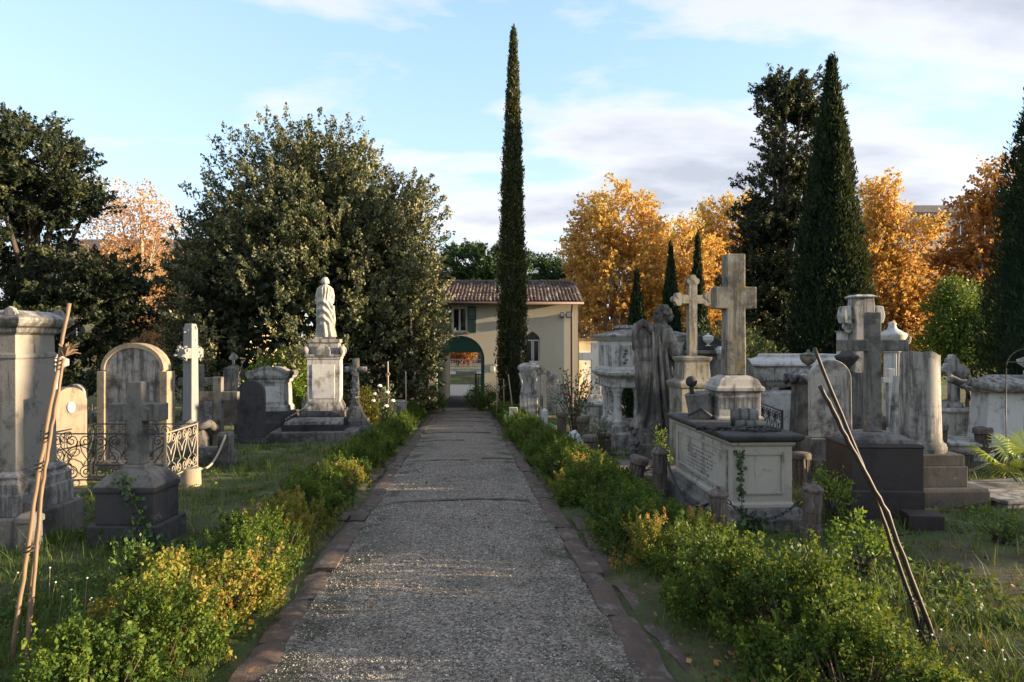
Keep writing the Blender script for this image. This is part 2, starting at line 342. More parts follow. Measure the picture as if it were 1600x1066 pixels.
def gravel_path():
    s = NT('gravel'); tc = s.n('ShaderNodeTexCoord').outputs['Object']
    vo = s.n('ShaderNodeTexVoronoi', {'Vector': tc, 'Scale': 62.}); vc = vo.outputs['Color']; vd = vo.outputs['Distance']
    g = s.n('ShaderNodeSeparateColor', {0: vc}).outputs[0]
    c = s.ramp(g, [(0, (.055, .05, .046)), (.35, (.14, .13, .12)), (.7, (.24, .225, .21)), (.93, (.34, .31, .29)), (1, (.46, .45, .43))])
    n1 = s.noise(tc, 1.1, 5, .6); n2 = s.noise(tc, 14, 5, .7)
    c = s.mix(s.ramp(n1, [(.5, 0.), (.72, .55)]), c, (.085, .07, .052)); c = s.mix(s.ramp(n2, [(.55, 0.), (.75, .45)]), c, (.065, .053, .04)); c = s.mix(1.0, c, (1.1, 1.0, .86), 'MULTIPLY')
    xyz = s.n('ShaderNodeSeparateXYZ', {0: tc}); u_ = s.mth('ABSOLUTE', s.mth('ADD', s.mth('ADD', xyz.outputs[0], .063), s.mth('MULTIPLY', xyz.outputs[1], .0716)))
    edge = s.mth('MULTIPLY', s.ramp(u_, [(.62, 0.), (1.1, 1.)]), s.ramp(s.noise(tc, 2.6, 6, .65), [(.45, 0.), (.6, .9)])); c = s.mix(edge, c, (.04, .046, .02))
    h = s.mth('SUBTRACT', 1.0, vd)
    s.principled(Base_Color=c, Roughness=.9, Normal=s.bump(h, 1.0, .02)); MAT['gravel'] = s.m
    ys = np.arange(-3, 34.31, .25); us = np.linspace(-1, 1, 13); V = []; g_ = np.random.default_rng(5)
    for y in ys:
        for u in us: V.append((pc(y) + u * (PW + .03), y, gz(y) + .028 * (1 - u * u) + g_.uniform(-.006, .006)))
    i = np.arange(len(V)).reshape(len(ys), 13)
    Q = np.stack([i[:-1, :-1], i[:-1, 1:], i[1:, 1:], i[1:, :-1]], -1).reshape(-1, 4)
    path = mesh_obj('path', np_mesh('path', V, Q, smooth=True), s.m); props(path, kind='structure')
    # kerb stones of worn red sandstone, one by one
    g = random.Random(11); M = []
    for k in range(7):
        b = MB(); l, w = 1.0, .25; n = 7
        top = [(-w / 2, 0), (w / 2, 0)]; vs = []; fs = []
        for j in range(n):
            y = -l / 2 + l * j / (n - 1)
            for (x, z) in ((-w / 2, -.08), (-w / 2, .05), (-w / 6, .062), (w / 6, .06), (w / 2, .046), (w / 2, -.08)):
                e = .018 if j in (0, n - 1) else 0
                vs.append((x + g.uniform(-.014, .014), y + g.uniform(-.006, .006), z + (g.uniform(-.012, .010) - e if z > 0 else 0)))
        for j in range(n - 1):
            for q in range(6): fs.append((j * 6 + q, j * 6 + (q + 1) % 6, (j + 1) * 6 + (q + 1) % 6, (j + 1) * 6 + q))
        fs += [tuple(range(6)), tuple(reversed(range((n - 1) * 6, n * 6)))]
        M.append(b.add(vs, fs).mesh('kerb_stone', 'auto')); M[-1].materials.append(MAT['kerb_red'])
    for side in (-1, 1):
        y = 2.6
        while y < 34.0:
            l = g.uniform(.55, 1.15) if y < 20 else g.uniform(.9, 1.5); yc = y + l / 2
            o = mesh_obj('kerb_stone', M[g.randrange(7)], None, path, (pc(yc) + side * (PW + .125 + g.uniform(-.015, .02)), yc, gz(yc) - .03 + g.uniform(-.022, .010)),
                         (-math.atan(SLOPE) + g.uniform(-.012, .012), side * g.uniform(-.02, .09), ROT + g.uniform(-.02, .02)))
            o.scale = (g.uniform(.8, 1.0), l - .015, 1)
            if g.random() < .8:      # sunken outer strip
                q = mesh_obj('kerb_stone', M[g.randrange(7)], None, path, (pc(yc) + side * (PW + .39 + g.uniform(-.03, .05)), yc + g.uniform(-.1, .1), gz(yc) - .075 + g.uniform(-.02, .015)), (-math.atan(SLOPE) + g.uniform(-.03, .03), g.uniform(-.08, .08), ROT + g.uniform(-.08, .08))); q.scale = (g.uniform(.6, .95), (l - .04) * g.uniform(.6, 1), 1)
            y += l
    # stone bars laid across the fall of the path
    for yb, w0, w1 in ((9.9, -.95, 1.02), (14.3, -1.0, .2), (14.6, .45, 1.1), (18.4, -1.05, .1), (20.7, -.9, .9), (23, -1.1, .4), (25.2, -.4, 1.0), (27.3, -1.0, .9), (29.5, -.9, .9), (31.6, -1.0, 1.0)):
        n = 16; pts = [(w0 + (w1 - w0) * k / n, g.uniform(-.012, .012) + .05 * math.sin(2.6 * k / n), .028 * (1 - min(1, abs(w0 + (w1 - w0) * k / n) / PW) ** 2) + .022 + g.uniform(-.006, .004)) for k in range(n + 1)]
        b = MB().tube(pts, [g.uniform(.016, .026) * (1.25 if yb < 12 else 1) for _ in pts], 6, squash=.7)
        b.build('edging_bar', MAT['sandstone'], path, 'auto', loc=(pc(yb), yb, gz(yb) - .012), rot=(0, 0, ROT))
    # loose gravel near enough to tell the stones apart
    rg = np.random.default_rng(8); N = 30000
    y = 3.6 + 10.5 * rg.random(N) ** 1.9; u = rg.uniform(-1, 1, N); u = np.sign(u) * np.abs(u) ** .95
    x = pc(y) + u * PW * rg.uniform(.97, 1.06, N)
    z = -SLOPE * y + .028 * (1 - np.minimum(1, np.abs(u)) ** 2) + .002
    base = np.array([(1, 0, 0), (-1, 0, 0), (0, 1, 0), (0, -1, 0), (0, 0, 1), (0, 0, -1.)])
    q = rg.normal(size=(N, 3, 3)); q, _ = np.linalg.qr(q)
    sz = np.clip(rg.lognormal(-5.05, .38, N), .003, .019) * (.8 + .03 * y)
    P = base[None] * (sz[:, None, None] * rg.uniform(.6, 1.25, (N, 6, 1))); P = np.einsum('nij,nkj->nki', q, P)
    P[:, :, 2] *= .75; P += np.stack([x, y, z], 1)[:, None]
    tri = np.array([(0, 2, 4), (2, 1, 4), (1, 3, 4), (3, 0, 4), (2, 0, 5), (1, 2, 5), (3, 1, 5), (0, 3, 5)])
    Fq = (np.arange(N)[:, None, None] * 6 + tri[None]).reshape(-1, 3)
    t = NT('pebble'); at = t.n('ShaderNodeAttribute', attribute_name='tint').outputs['Fac']
    t.principled(Base_Color=t.ramp(at, [(0, (.05, .044, .038)), (.3, (.15, .134, .114)), (.65, (.28, .252, .215)), (.9, (.38, .345, .30)), (1, (.50, .475, .43))]), Roughness=.85)
    o = mesh_obj('gravel', np_mesh('gravel', P.reshape(-1, 3), Fq, np.repeat(rg.random(N), 6)), t.m)
    props(o, 'loose grey gravel strewn over the path', 'gravel', kind='stuff')
gravel_path()
# ------------------------------------------------------------------ leaves, grass
def leaf_quads(c, ax, L, Wd, rg, flat=None):
    n = len(c); ax = ax / (np.linalg.norm(ax, axis=1, keepdims=True) + 1e-9)
    r = rg.normal(size=(n, 3)) if flat is None else flat + .5 * rg.normal(size=(n, 3)); v = np.cross(ax, r); v /= (np.linalg.norm(v, axis=1, keepdims=True) + 1e-9)
    L = np.asarray(L).reshape(-1, 1); Wd = np.asarray(Wd).reshape(-1, 1)
    V = np.stack([c - ax * L / 2, c + v * Wd / 2 - ax * L * .05, c + ax * L / 2, c - v * Wd / 2 - ax * L * .05], 1)
    return V.reshape(-1, 3), np.arange(4 * n).reshape(n, 4)
def inside_any(x, y, boxes):
    m = np.zeros(len(x), bool)
    for x0, x1, y0, y1 in boxes: m |= (x > x0) & (x < x1) & (y > y0) & (y < y1)
    return m
def vnoise(x, y, seed, sc):
    g = np.random.default_rng(seed); t = g.random((64, 64)); x = x * sc; y = y * sc
    xi = np.floor(x).astype(int); yi = np.floor(y).astype(int); fx = x - xi; fy = y - yi; fx = fx * fx * (3 - 2 * fx); fy = fy * fy * (3 - 2 * fy)
    a = lambda i, j: t[(xi + i) % 64, (yi + j) % 64]
    return (a(0, 0) * (1 - fx) + a(1, 0) * fx) * (1 - fy) + (a(0, 1) * (1 - fx) + a(1, 1) * fx) * fy
def grass_patch(name, label, side, N, seed):
    rg = np.random.default_rng(seed)
    y = 2.9 + 25 * rg.random(N) ** 1.75; w = np.minimum(.80 * y + 1.0, 22)
    o = 1.55 + (w - 1.0) * rg.random(N); x = pc(y) + side * o
    keep = vnoise(x, y, seed, .8) * .55 + vnoise(x, y, seed + 1, 2.6) * .45 > rg.uniform(.12, .54, N) - (.06 if side < 0 else 0.0)
    keep &= ~inside_any(x, y, TOMB_BOXES); x, y, o = x[keep], y[keep], o[keep]; n = len(x)
    nb = 9; X0 = np.repeat(x, nb); Y0 = np.repeat(y, nb); M = n * nb
    X0 = X0 + rg.normal(size=M) * .05; Y0 = Y0 + rg.normal(size=M) * .05
    dry = np.repeat(vnoise(x, y, seed + 5, .55), nb)
    hh = np.repeat(rg.lognormal(-2.7, .55, n) * (.6 + .9 * vnoise(x, y, seed + 3, .9)), nb) * rg.uniform(.5, 1.25, M); hh = np.minimum(hh, .34)
    z0 = -SLOPE * Y0 - .03; a = rg.uniform(0, 6.283, M); le = rg.uniform(.15, .9, M) * hh
    dx, dy = np.cos(a), np.sin(a); bw = rg.uniform(.0014, .0036, M) * (.7 + .12 * Y0); px_, py_ = -dy * bw, dx * bw
    V = np.stack([np.stack([X0 - px_, Y0 - py_, z0], 1), np.stack([X0 + px_, Y0 + py_, z0], 1),
                  np.stack([X0 + dx * le * .35 + px_ * .8, Y0 + dy * le * .35 + py_ * .8, z0 + hh * .62], 1), np.stack([X0 + dx * le * .35 - px_ * .8, Y0 + dy * le * .35 - py_ * .8, z0 + hh * .62], 1),
                  np.stack([X0 + dx * le + px_ * .15, Y0 + dy * le + py_ * .15, z0 + hh], 1), np.stack([X0 + dx * le - px_ * .15, Y0 + dy * le - py_ * .15, z0 + hh], 1)], 1)
    tint = np.clip(rg.normal(.42, .2, M) + (dry - .5) * .85, 0, 1)
    me = np_mesh(name, V.reshape(-1, 3), (np.arange(M)[:, None, None] * 6 + np.array([(0, 1, 2, 3), (3, 2, 4, 5)])[None]).reshape(-1, 4), np.repeat(tint, 6))
    props(mesh_obj(name, me, MAT['grass']), label, 'grass', kind='stuff')
TOMB_BOXES = []
def low_weeds(name, label, side, N, seed):        # small round-leaved weeds between the blades
    rg = np.random.default_rng(seed); y = 3.2 + 16 * rg.random(N) ** 1.8; x = pc(y) + side * (1.5 + .78 * y * rg.random(N))
    k = vnoise(x, y, seed, 1.1) > .45; k &= ~inside_any(x, y, TOMB_BOXES); x, y = x[k], y[k]; n = len(x); m = 9
    c = np.stack([np.repeat(x, m) + rg.normal(size=n * m) * .06, np.repeat(y, m) + rg.normal(size=n * m) * .06, np.zeros(n * m)], 1)
    c[:, 2] = -SLOPE * c[:, 1] + rg.uniform(0, .11, n * m) ** 1.2
    ax = rg.normal(size=(n * m, 3)); ax[:, 2] *= .5; L = rg.uniform(.025, .06, n * m)
    V, Q = leaf_quads(c, ax, L, L * rg.uniform(.45, .8, n * m), rg)
    t = np.clip(np.repeat(rg.normal(.4, .22, n), m) + rg.normal(0, .12, n * m), 0, 1)
    props(mesh_obj(name, np_mesh(name, V, Q, np.repeat(t, 4)), MAT['leaf_green']), label, 'weeds', kind='stuff')
def fallen_leaves(name, label, n, seed, f):
    rg = np.random.default_rng(seed); x, y = f(rg, n); c = np.stack([x, y, -SLOPE * y + rg.uniform(.01, .06, n)], 1)
    ax = rg.normal(size=(n, 3)); ax[:, 2] *= .35; L = rg.uniform(.02, .06, n); up = np.tile((0, 0, 1.), (n, 1))
    V, Q = leaf_quads(c, ax, L, L * rg.uniform(.5, .9, n), rg, up)
    props(mesh_obj(name, np_mesh(name, V, Q, np.repeat(rg.random(n), 4)), MAT['dead_leaf']), label, 'fallen leaves', kind='stuff')
# ================================================================== trees
def crown(lobes, n_clump, per, cr, L, Wd, seed, shell=.55, up=.3, out=.6, tall=1.0, bias=0.0, cut=None, core=0.0):
    rg = np.random.default_rng(seed); lobes = np.array(lobes, float)
    wts = (lobes[:, 3] * lobes[:, 5]); wts /= wts.sum(); li = rg.choice(len(lobes), n_clump, p=wts)
    d = rg.normal(size=(n_clump, 3)); d /= np.linalg.norm(d, axis=1, keepdims=True)
    rr = shell + (1 - shell) * rg.random(n_clump) ** .6; C = lobes[li, :3] + d * lobes[li, 3:] * rr[:, None]
    if cut is not None: k = cut(C); C, d, li = C[k], d[k], li[k]
    n = len(C); sc = rg.uniform(.65, 1.35, n); ct = rg.normal(.5, .17, n) + bias
    off = rg.normal(size=(n, per, 3)); off /= np.maximum(1.0, np.linalg.norm(off, axis=2, keepdims=True) / 1.6)
    off[..., 2] *= tall; P = C[:, None] + off * cr * sc[:, None, None]
    ax = rg.normal(size=(n, per, 3)) * .75 + out * d[:, None] + np.array((0, 0, up)) + off * .5
    P = P.reshape(-1, 3); ax = ax.reshape(-1, 3); M = len(P); l = L * rg.uniform(.6, 1.35, M)
    V, Q = leaf_quads(P, ax, l, l * (Wd / L) * rg.uniform(.8, 1.2, M), rg)
    t = np.clip(np.repeat(ct, per) + rg.normal(0, .16, M), 0, 1); t = np.repeat(t, 4)
    return V, Q, t, C
def boughs(lobes, nb, ns, per, R1, cr, L, Wd, seed, shell=.75, up=.8, out=.5, tall=1.6, bias=0.0, cut=None, deep=.6, zt=0.0):
    """crown of boughs, each a bunch of upright sprays"""
    rg = np.random.default_rng(seed); lobes = np.array(lobes, float); w = lobes[:, 3] * lobes[:, 5]; w /= w.sum(); li = rg.choice(len(lobes), nb, p=w)
    d = rg.normal(size=(nb, 3)); d /= np.linalg.norm(d, axis=1, keepdims=True); B = lobes[li, :3] + d * lobes[li, 3:] * (shell + (1 - shell) * rg.random(nb) ** .5)[:, None]
    if cut is not None: k = cut(B); B, d = B[k], d[k]
    # drop boughs buried deep inside another lobe
    dep = np.min(np.linalg.norm((B[:, None] - lobes[None, :, :3]) / lobes[None, :, 3:], axis=2), axis=1); k = dep > deep; B, d = B[k], d[k]; nb = len(B)
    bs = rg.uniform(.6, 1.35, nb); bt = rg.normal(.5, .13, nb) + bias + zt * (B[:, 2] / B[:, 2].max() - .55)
    so = rg.normal(size=(nb, ns, 3)); so /= np.maximum(1, np.linalg.norm(so, axis=2, keepdims=True) / 1.3); so[..., 2] *= tall
    S = (B[:, None] + so * R1 * bs[:, None, None]).reshape(-1, 3); sd = np.repeat(d, ns, 0) + so.reshape(-1, 3) * .5; sd[:, 2] = sd[:, 2] * .5 + up; sd /= np.linalg.norm(sd, axis=1, keepdims=True)
    st = np.repeat(bt, ns) + rg.normal(0, .09, nb * ns); n = len(S); u = rg.random((n, per)); sl = rg.uniform(.7, 1.5, n) * cr * 2.4
    P = S[:, None] + sd[:, None] * ((u - .4) * sl[:, None])[..., None] + rg.normal(size=(n, per, 3)) * (cr * .42 * (1.15 - .7 * u))[..., None]
    ax = sd[:, None] * out + rg.normal(size=(n, per, 3)) * .7 + np.array((0, 0, .2)); P = P.reshape(-1, 3); M = len(P); l = L * rg.uniform(.6, 1.35, M)
    V, Q = leaf_quads(P, ax.reshape(-1, 3), l, l * Wd / L * rg.uniform(.8, 1.2, M), rg); t = np.clip(np.repeat(st, per) + (u.ravel() - .5) * .3 + rg.normal(0, .12, M), 0, 1)
    return V, Q, np.repeat(t, 4), S
def limbs(b, base, top, C, r0, n, seed, r1=.04):
    g = random.Random(seed); base = Vector(base); top = Vector(top); ax = top - base; N = 9
    b.tube([base + ax * k / N + Vector((math.sin(k * 1.3 + seed) * .035, math.cos(k * 1.7 + seed) * .035, 0)) * ax.length * .12 for k in range(N + 1)],
           [r0 * (1.35 if k == 0 else 1) * (1 - .85 * k / N) + .012 for k in range(N + 1)], 9)
    for i in range(n):
        c = Vector(C[g.randrange(len(C))]); t = g.uniform(.2, .85); s = base + ax * t
        if c.z < s.z: s = base + ax * max(.08, t * .5)
        mid = s.lerp(c, .5) + Vector((0, 0, (c - s).length * .10)); r = r0 * (1 - .8 * t) * .55 + .012
        b.tube([s, s.lerp(mid, .5) + Vector((g.uniform(-.1, .1), g.uniform(-.1, .1), .05)), mid, mid.lerp(c, .6), c], [r, r * .8, r * .6, r * .35, .008], 5)
def tree(name, label, loc, lobes, nc, per, cr, L, Wd, mat, seed, barkm='bark_dark', trunk=(.25, 5), nl=24, cat='tree', group=None, rz=0.0, **k):
    t = thing(name, label, cat, loc, rz, group)
    V, Q, ti, C = (boughs(lobes, nc, k.pop('ns'), per, k.pop('R1'), cr, L, Wd, seed, **k) if 'ns' in k else crown(lobes, nc, per, cr, L, Wd, seed, **k))
    b = MB(); limbs(b, (0, 0, -.25), (0, 0, trunk[1]), C, trunk[0], nl, seed); b.build('trunk', MAT[barkm], t, True)
    mesh_obj('crown', np_mesh('crown', V, Q, ti), MAT[mat], t); return t
def cypress_mesh(H, prof, n_clump, per, cr, L, Wd, seed, lean=0.0, ridge=.18, core=.62):
    """spindle of upright sprays; prof(t) is the radius at height fraction t"""
    rg = np.random.default_rng(seed); t = rg.random(n_clump) ** .85; a = rg.uniform(0, 2 * np.pi, n_clump)
    rad = np.array([prof(q) for q in t]); ph = rg.random(5) * 6.28
    rad = rad * (1 + ridge * (np.sin(3 * a + ph[0] + 7 * t) * .5 + np.sin(5 * a + ph[1] - 11 * t) * .5 + np.sin(23 * t + 2 * a + ph[2]) * .4)) * rg.uniform(.72, 1.06, n_clump)
    C = np.stack([np.cos(a) * rad + lean * t * H, np.sin(a) * rad, t * H], 1); d = np.stack([np.cos(a), np.sin(a), np.zeros_like(a)], 1)
    off = rg.normal(size=(n_clump, per, 3)) * np.array((.7, .7, 1.7)); P = C[:, None] + off * (cr * rg.uniform(.6, 1.3, n_clump) * (1 - .55 * t))[:, None, None]
    ax = d[:, None] * .55 + np.array((0, 0, 1.1)) + rg.normal(size=(n_clump, per, 3)) * .5
    P = P.reshape(-1, 3); M = len(P); l = L * rg.uniform(.6, 1.4, M); V, Q = leaf_quads(P, ax.reshape(-1, 3), l, l * Wd / L, rg)
    ti = np.repeat(np.clip(np.repeat(rg.normal(.5, .16, n_clump), per) + rg.normal(0, .15, M), 0, 1), 4)
    # solid dark core added to block light; inner shade put into its tint
    n, m = 14, 26; cv = []
    for j in range(m + 1):
        q = j / m
        for k in range(n):
            aa = 6.283 * k / n; r = prof(q) * core * (1 + .12 * math.sin(3 * aa + 9 * q)); cv.append((math.cos(aa) * r + lean * q * H, math.sin(aa) * r, q * H * .98))
    cq = [(j * n + k, j * n + (k + 1) % n, (j + 1) * n + (k + 1) % n, (j + 1) * n + k) for j in range(m) for k in range(n)]
    b0 = len(V); V = np.concatenate([V, np.array(cv)]); Q = np.concatenate([Q, np.array(cq) + b0]); ti = np.concatenate([ti, np.zeros(len(cv))])
    return np_mesh('crown', V, Q, ti)
def cypress(name, label, px_, d, top, H, prof, mat, n, per, cr, L, Wd, seed, tr=.16, group=None, me=None, lift=.5, lean=0.0, **k):
    t = thing(name, label, 'tree', (X(px_, d), d, gz(d) - .05), seed * 1.3, group)
    me = me or cypress_mesh(H, prof, n, per, cr, L, Wd, seed, lean, **k)
    mesh_obj('crown', me, MAT[mat], t, (0, 0, lift))
    MB().tube([(0, 0, -.2), (0, 0, lift + .3), (lean * H * .5, 0, H * .5), (lean * H * .9, 0, H * .9)], [tr * 1.3, tr, tr * .6, .03], 8).build('trunk', MAT['bark_dark'], t, True)
    return t, me
def spindle(rm, p0=.05, belly=.3, tip=1.0):
    def f(t):
        if t < belly: return rm * (p0 + (1 - p0) * math.sin(math.pi / 2 * t / belly) ** .7)
        return rm * max(.012, (1 - ((t - belly) / (1 - belly)) ** (1.0 + tip)))
    return f
GOLD = 'autumn plane trees beyond the cemetery wall'
# tall pencil cypress beside the path, in front of the gatehouse
d = 31.; cypress('pencil_cypress', 'very tall pencil-thin cypress in front of the cream gatehouse', 799, d, 48, 17.2, lambda t: .72 * min(1, (.6 + 2.5 * t)) * max(.012, (1 - t) ** .62),
    'leaf_cypress_warm', 3400, 15, .12, .14, .05, 4, .2, lift=.15, lean=.012, core=.7)
# big pair on the right
d = 30.; tree('old_cypress', 'tall loose dark cypress with ragged branches beside the dense pointed cypress', (X(1222, d), d, gz(d)),
    [(0, 0, 3.5, 2.3, 2.2, 3.4), (-.1, 0, 6.5, 2.0, 1.9, 3.0), (.0, 0, 9.6, 1.6, 1.5, 2.6), (.35, 0, 12.4, 1.4, 1.3, 2.2), (1.2, .1, 13.9, 1.0, .9, 1.1), (-.1, 0, 14.0, .8, .8, 1.1), (-1.2, 0, 5.8, 1.5, 1.4, 1.0), (-.9, 0, 8.4, 1.2, 1.2, .9), (1.0, 0, 9.5, 1.1, 1.2, 1.6)],
    520, 27, .15, .16, .065, 'leaf_conifer', 12, trunk=(.3, 13.0), nl=60, shell=.4, up=.55, tall=.7, ns=9, R1=.42, deep=.2)
d = 25.; cypress('dense_cypress', 'dense pointed dark green cypress beside the taller ragged cypress', 1299, d, 88, 13.2, spindle(1.38, .3, .2, .35), 'leaf_cypress', 2600, 17, .16, .18, .06, 6, .25, lift=.1, core=.72)
d = 17.; _, EC = cypress('edge_cypress', 'dense blue-green cypress beside the fan palm and hoop', 1660, d, 100, 11.2, spindle(1.85, .3, .2, .25), 'leaf_cypress', 3400, 17, .14, .14, .036, 9, .25, lift=.1, core=.75)
for x_, y_, s_, lb in ((26., 6.9, .88, 'dense cypress in the row beyond the lichen-speckled slab'), (29., 12.6, .95, 'dense cypress in the row beyond the rolled sarcophagus')):
    t = thing('edge_cypress', lb, 'tree', (x_, y_, gz(y_) - .05), x_, 'cypress row on the right'); t.scale = (s_,) * 3
    mesh_obj('crown', EC, None, t, (0, 0, .1)); MB().tube([(0, 0, -.2), (0, 0, .5), (0, 0, 5)], [.32, .26, .12], 8).build('trunk', MAT['bark_dark'], t, True)
# small cypresses before the plane trees
t0, sm = cypress('young_cypress', 'shortest of three young cypresses, beside the raised columned sarcophagus', 995, 27., 0, 4.3, spindle(.62, .3, .2, .15), 'leaf_cypress', 900, 14, .09, .12, .045, 21, .1, 'young cypresses by the plane trees', lift=.05, core=.72); t0.scale = (1.05, 1.05, 1.34)
t, _ = cypress('young_cypress', 'slim young cypress standing behind the angel statue', 1048, 26., 0, 4.3, None, 'leaf_cypress', 0, 0, 0, 0, 0, 22, .1, 'young cypresses by the plane trees', me=sm, lift=.05); t.scale = (.95, .95, 1.52)
t, _ = cypress('young_cypress', 'tallest of three young cypresses, rising behind the lichened trefoil cross', 1090, 27., 0, 4.3, None, 'leaf_cypress', 0, 0, 0, 0, 0, 24, .1, 'young cypresses by the plane trees', me=sm, lift=.05); t.scale = (.9, .9, 1.66)
# holm oak
d = 28.5; ok = thing('holm_oak', 'huge rounded holm oak behind the draped statue', 'tree', (X(498, d), d, gz(d)))
OL = [(-.4, 0, 4.6, 5.3, 5.0, 4.2), (-.6, 0, 7.6, 4.1, 3.8, 3.9), (1.0, -.2, 7.2, 4.0, 3.8, 3.7), (2.9, .2, 3.8, 2.0, 3.0, 3.6), (-3.9, 0, 3.9, 2.3, 2.8, 3.6), (3.7, .8, 2.4, 1.1, 1.8, 2.3), (-.4, 0, 10.2, 1.7, 1.7, 1.9), (2.9, 0, 7.4, 2.0, 2.2, 2.6), (-2.6, -.3, 7.6, 1.9, 2.0, 2.6), (3.9, .4, 5.0, 1.15, 1.8, 2.4), (-4.4, .3, 6.0, 1.3, 1.5, 2.0)]
V, Q, ti, C = boughs(OL, 600, 9, 38, .48, .20, .135, .066, 31, shell=.93, up=.9, tall=1.7, cut=lambda C: (C[:, 2] > .6))
b = MB()
for (x, y) in ((0, 0), (.9, .3), (-1.0, .2), (3.9, .6)): limbs(b, (x, y, -.3), (x * 1.05, y, 5.0), C, .22, 16, int(41 + 3 * x))
b.build('trunk', MAT['bark_dark'], ok, True)
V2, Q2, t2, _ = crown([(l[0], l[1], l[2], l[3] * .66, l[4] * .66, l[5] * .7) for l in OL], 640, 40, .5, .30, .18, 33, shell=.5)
mesh_obj('crown', np_mesh('crown', np.concatenate([V, V2]), np.concatenate([Q, Q2 + len(V)]), np.concatenate([ti, t2 * .25])), MAT['leaf_oak'], ok)  # filler leaves tinted darker: the crown's inner shade put into the colour
# dark conifer on the left, two masses
d = 25.; tree('old_conifer', 'broad dark conifer with layered boughs behind the tall cornice pedestal', (X(45, d), d, gz(d)),
    [(-.2, 0, 9.9, 1.7, 1.8, 1.4), (.3, 0, 9.1, 1.9, 1.8, 1.5), (-1.0, 0, 8.3, 1.8, 1.8, 1.6), (1.2, 0, 8.2, 1.2, 1.3, 1.0), (-.4, 0, 6.9, 2.2, 2.0, 1.2), (1.9, 0, 5.3, 2.2, 1.8, 1.0), (-1.6, 0, 5.0, 2.2, 2.0, 1.3), (3.0, .2, 4.5, 1.5, 1.5, .9), (1.6, 0, 3.6, 2.4, 2.0, 1.1), (-1.6, 0, 2.9, 2.4, 2.0, 1.2), (1.5, 0, 2.0, 1.3, 1.4, 1.0), (-3.4, 0, 6.2, 2.4, 2, 2.6)],
    560, 28, .15, .155, .068, 'leaf_conifer', 52, trunk=(.35, 9.0), nl=40, deep=.35, shell=.5, up=.35, tall=.6, ns=9, R1=.42)
d = 40.; tree('thin_plane_tree', 'thin-leaved pinkish orange plane tree between the dark conifer and holm oak', (X(222, d), d, gz(d)),
    [(-.4, 0, 9.9, 3.1, 2.5, 2.7), (-1.0, 0, 7.5, 3.0, 2.5, 2.4), (.9, 0, 5.6, 2.4, 2.2, 2.2), (.4, 0, 3.6, 2.2, 2.2, 1.8), (-.5, 0, 2.5, 2.6, 2, 1.2)],
    640, 26, .34, .15, .11, 'leaf_thin', 61, 'bark_plane', (.2, 9.5), 70, group=GOLD, shell=.15)
# plane trees in autumn colour on the right
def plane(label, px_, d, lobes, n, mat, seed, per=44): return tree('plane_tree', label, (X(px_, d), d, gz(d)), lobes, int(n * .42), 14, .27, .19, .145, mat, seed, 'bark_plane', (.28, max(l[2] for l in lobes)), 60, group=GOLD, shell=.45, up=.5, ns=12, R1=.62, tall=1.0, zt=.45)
plane('golden plane tree closest to the gatehouse roof, spreading rounded crown', 962, 46., [(2.6, 0, 5.0, 1.8, 1.8, 2.6), (.2, 0, 11.2, 2.3, 2.2, 2.6), (-1.2, 0, 10.0, 1.9, 2, 2.6), (0, 0, 7.6, 3.1, 2.8, 3.0), (-.4, 0, 4.2, 3.1, 2.8, 3.0), (.9, 0, 2.2, 2.8, 2.4, 2.0), (1.7, 0, 10.0, 1.5, 1.6, 2.4)], 1000, 'leaf_gold', 71)
plane('lower golden plane tree behind the young cypresses', 1058, 49., [(.2, 0, 9.4, 2.7, 2.4, 2.4), (-1.6, 0, 8.2, 1.6, 1.6, 2.2), (-.8, 0, 5.6, 3.0, 2.6, 3.0), (.8, 0, 4.0, 2.8, 2.4, 3.0), (.2, 0, 2.2, 2.8, 2.2, 1.8)], 800, 'leaf_gold', 72)
plane('orange plane tree behind the trefoil cross and ragged cypress', 1150, 52., [(-.4, 0, 12.2, 2.5, 2.4, 2.4), (-2.2, 0, 9.4, 1.8, 1.8, 2.6), (-.7, 0, 8.6, 2.9, 2.6, 3.0), (.9, 0, 7.6, 2.8, 2.4, 3.2), (0, 0, 4.2, 3.4, 2.8, 3.4)], 900, 'leaf_gold', 73)
plane('golden plane tree with slender leader behind the broken column', 1392, 44., [(-.7, 0, 12.4, .8, .9, 1.7), (-.6, 0, 10.0, 1.5, 1.5, 2.1), (2.2, 0, 9.9, 1.1, 1.2, 1.3), (2.9, 0, 7.0, 1.5, 1.5, 1.8), (3.0, 0, 4.6, 1.4, 1.4, 1.8), (.2, 0, 6.6, 2.6, 2.2, 2.6), (0, 0, 4.0, 2.8, 2.3, 2.6), (-1.6, 0, 7.5, 1.4, 1.4, 2.6), (.9, 0, 2.6, 2.0, 1.8, 1.6)], 860, 'leaf_gold', 74)
plane('russet plane tree beside the dense edge cypress', 1560, 38., [(.8, 0, 11.4, 1.7, 1.6, 2.2), (-.7, 0, 9.2, 2.0, 1.8, 2.2), (-1.7, 0, 7.6, 1.2, 1.3, 1.6), (.3, 0, 6.4, 2.4, 2.0, 2.6), (.3, 0, 4.4, 2.1, 1.8, 1.8), (2.4, 0, 9.5, 1.8, 1.6, 2.6)], 760, 'leaf_rust', 75)
d = 32.; tree('green_tree', 'green-leaved young tree behind the cluster of white crosses', (X(1512, d), d, gz(d)),
    [(-.3, 0, 4.3, 1.7, 1.6, 1.4), (.4, 0, 3.5, 1.7, 1.6, 1.3), (-1.1, 0, 2.8, 1.3, 1.3, 1.2), (.9, 0, 2.7, 1.4, 1.3, 1.0), (-.4, 0, 5.4, 1.1, 1, .9)], 420, 46, .26, .15, .09, 'leaf_green', 81, trunk=(.11, 4.5), nl=24, shell=.3)
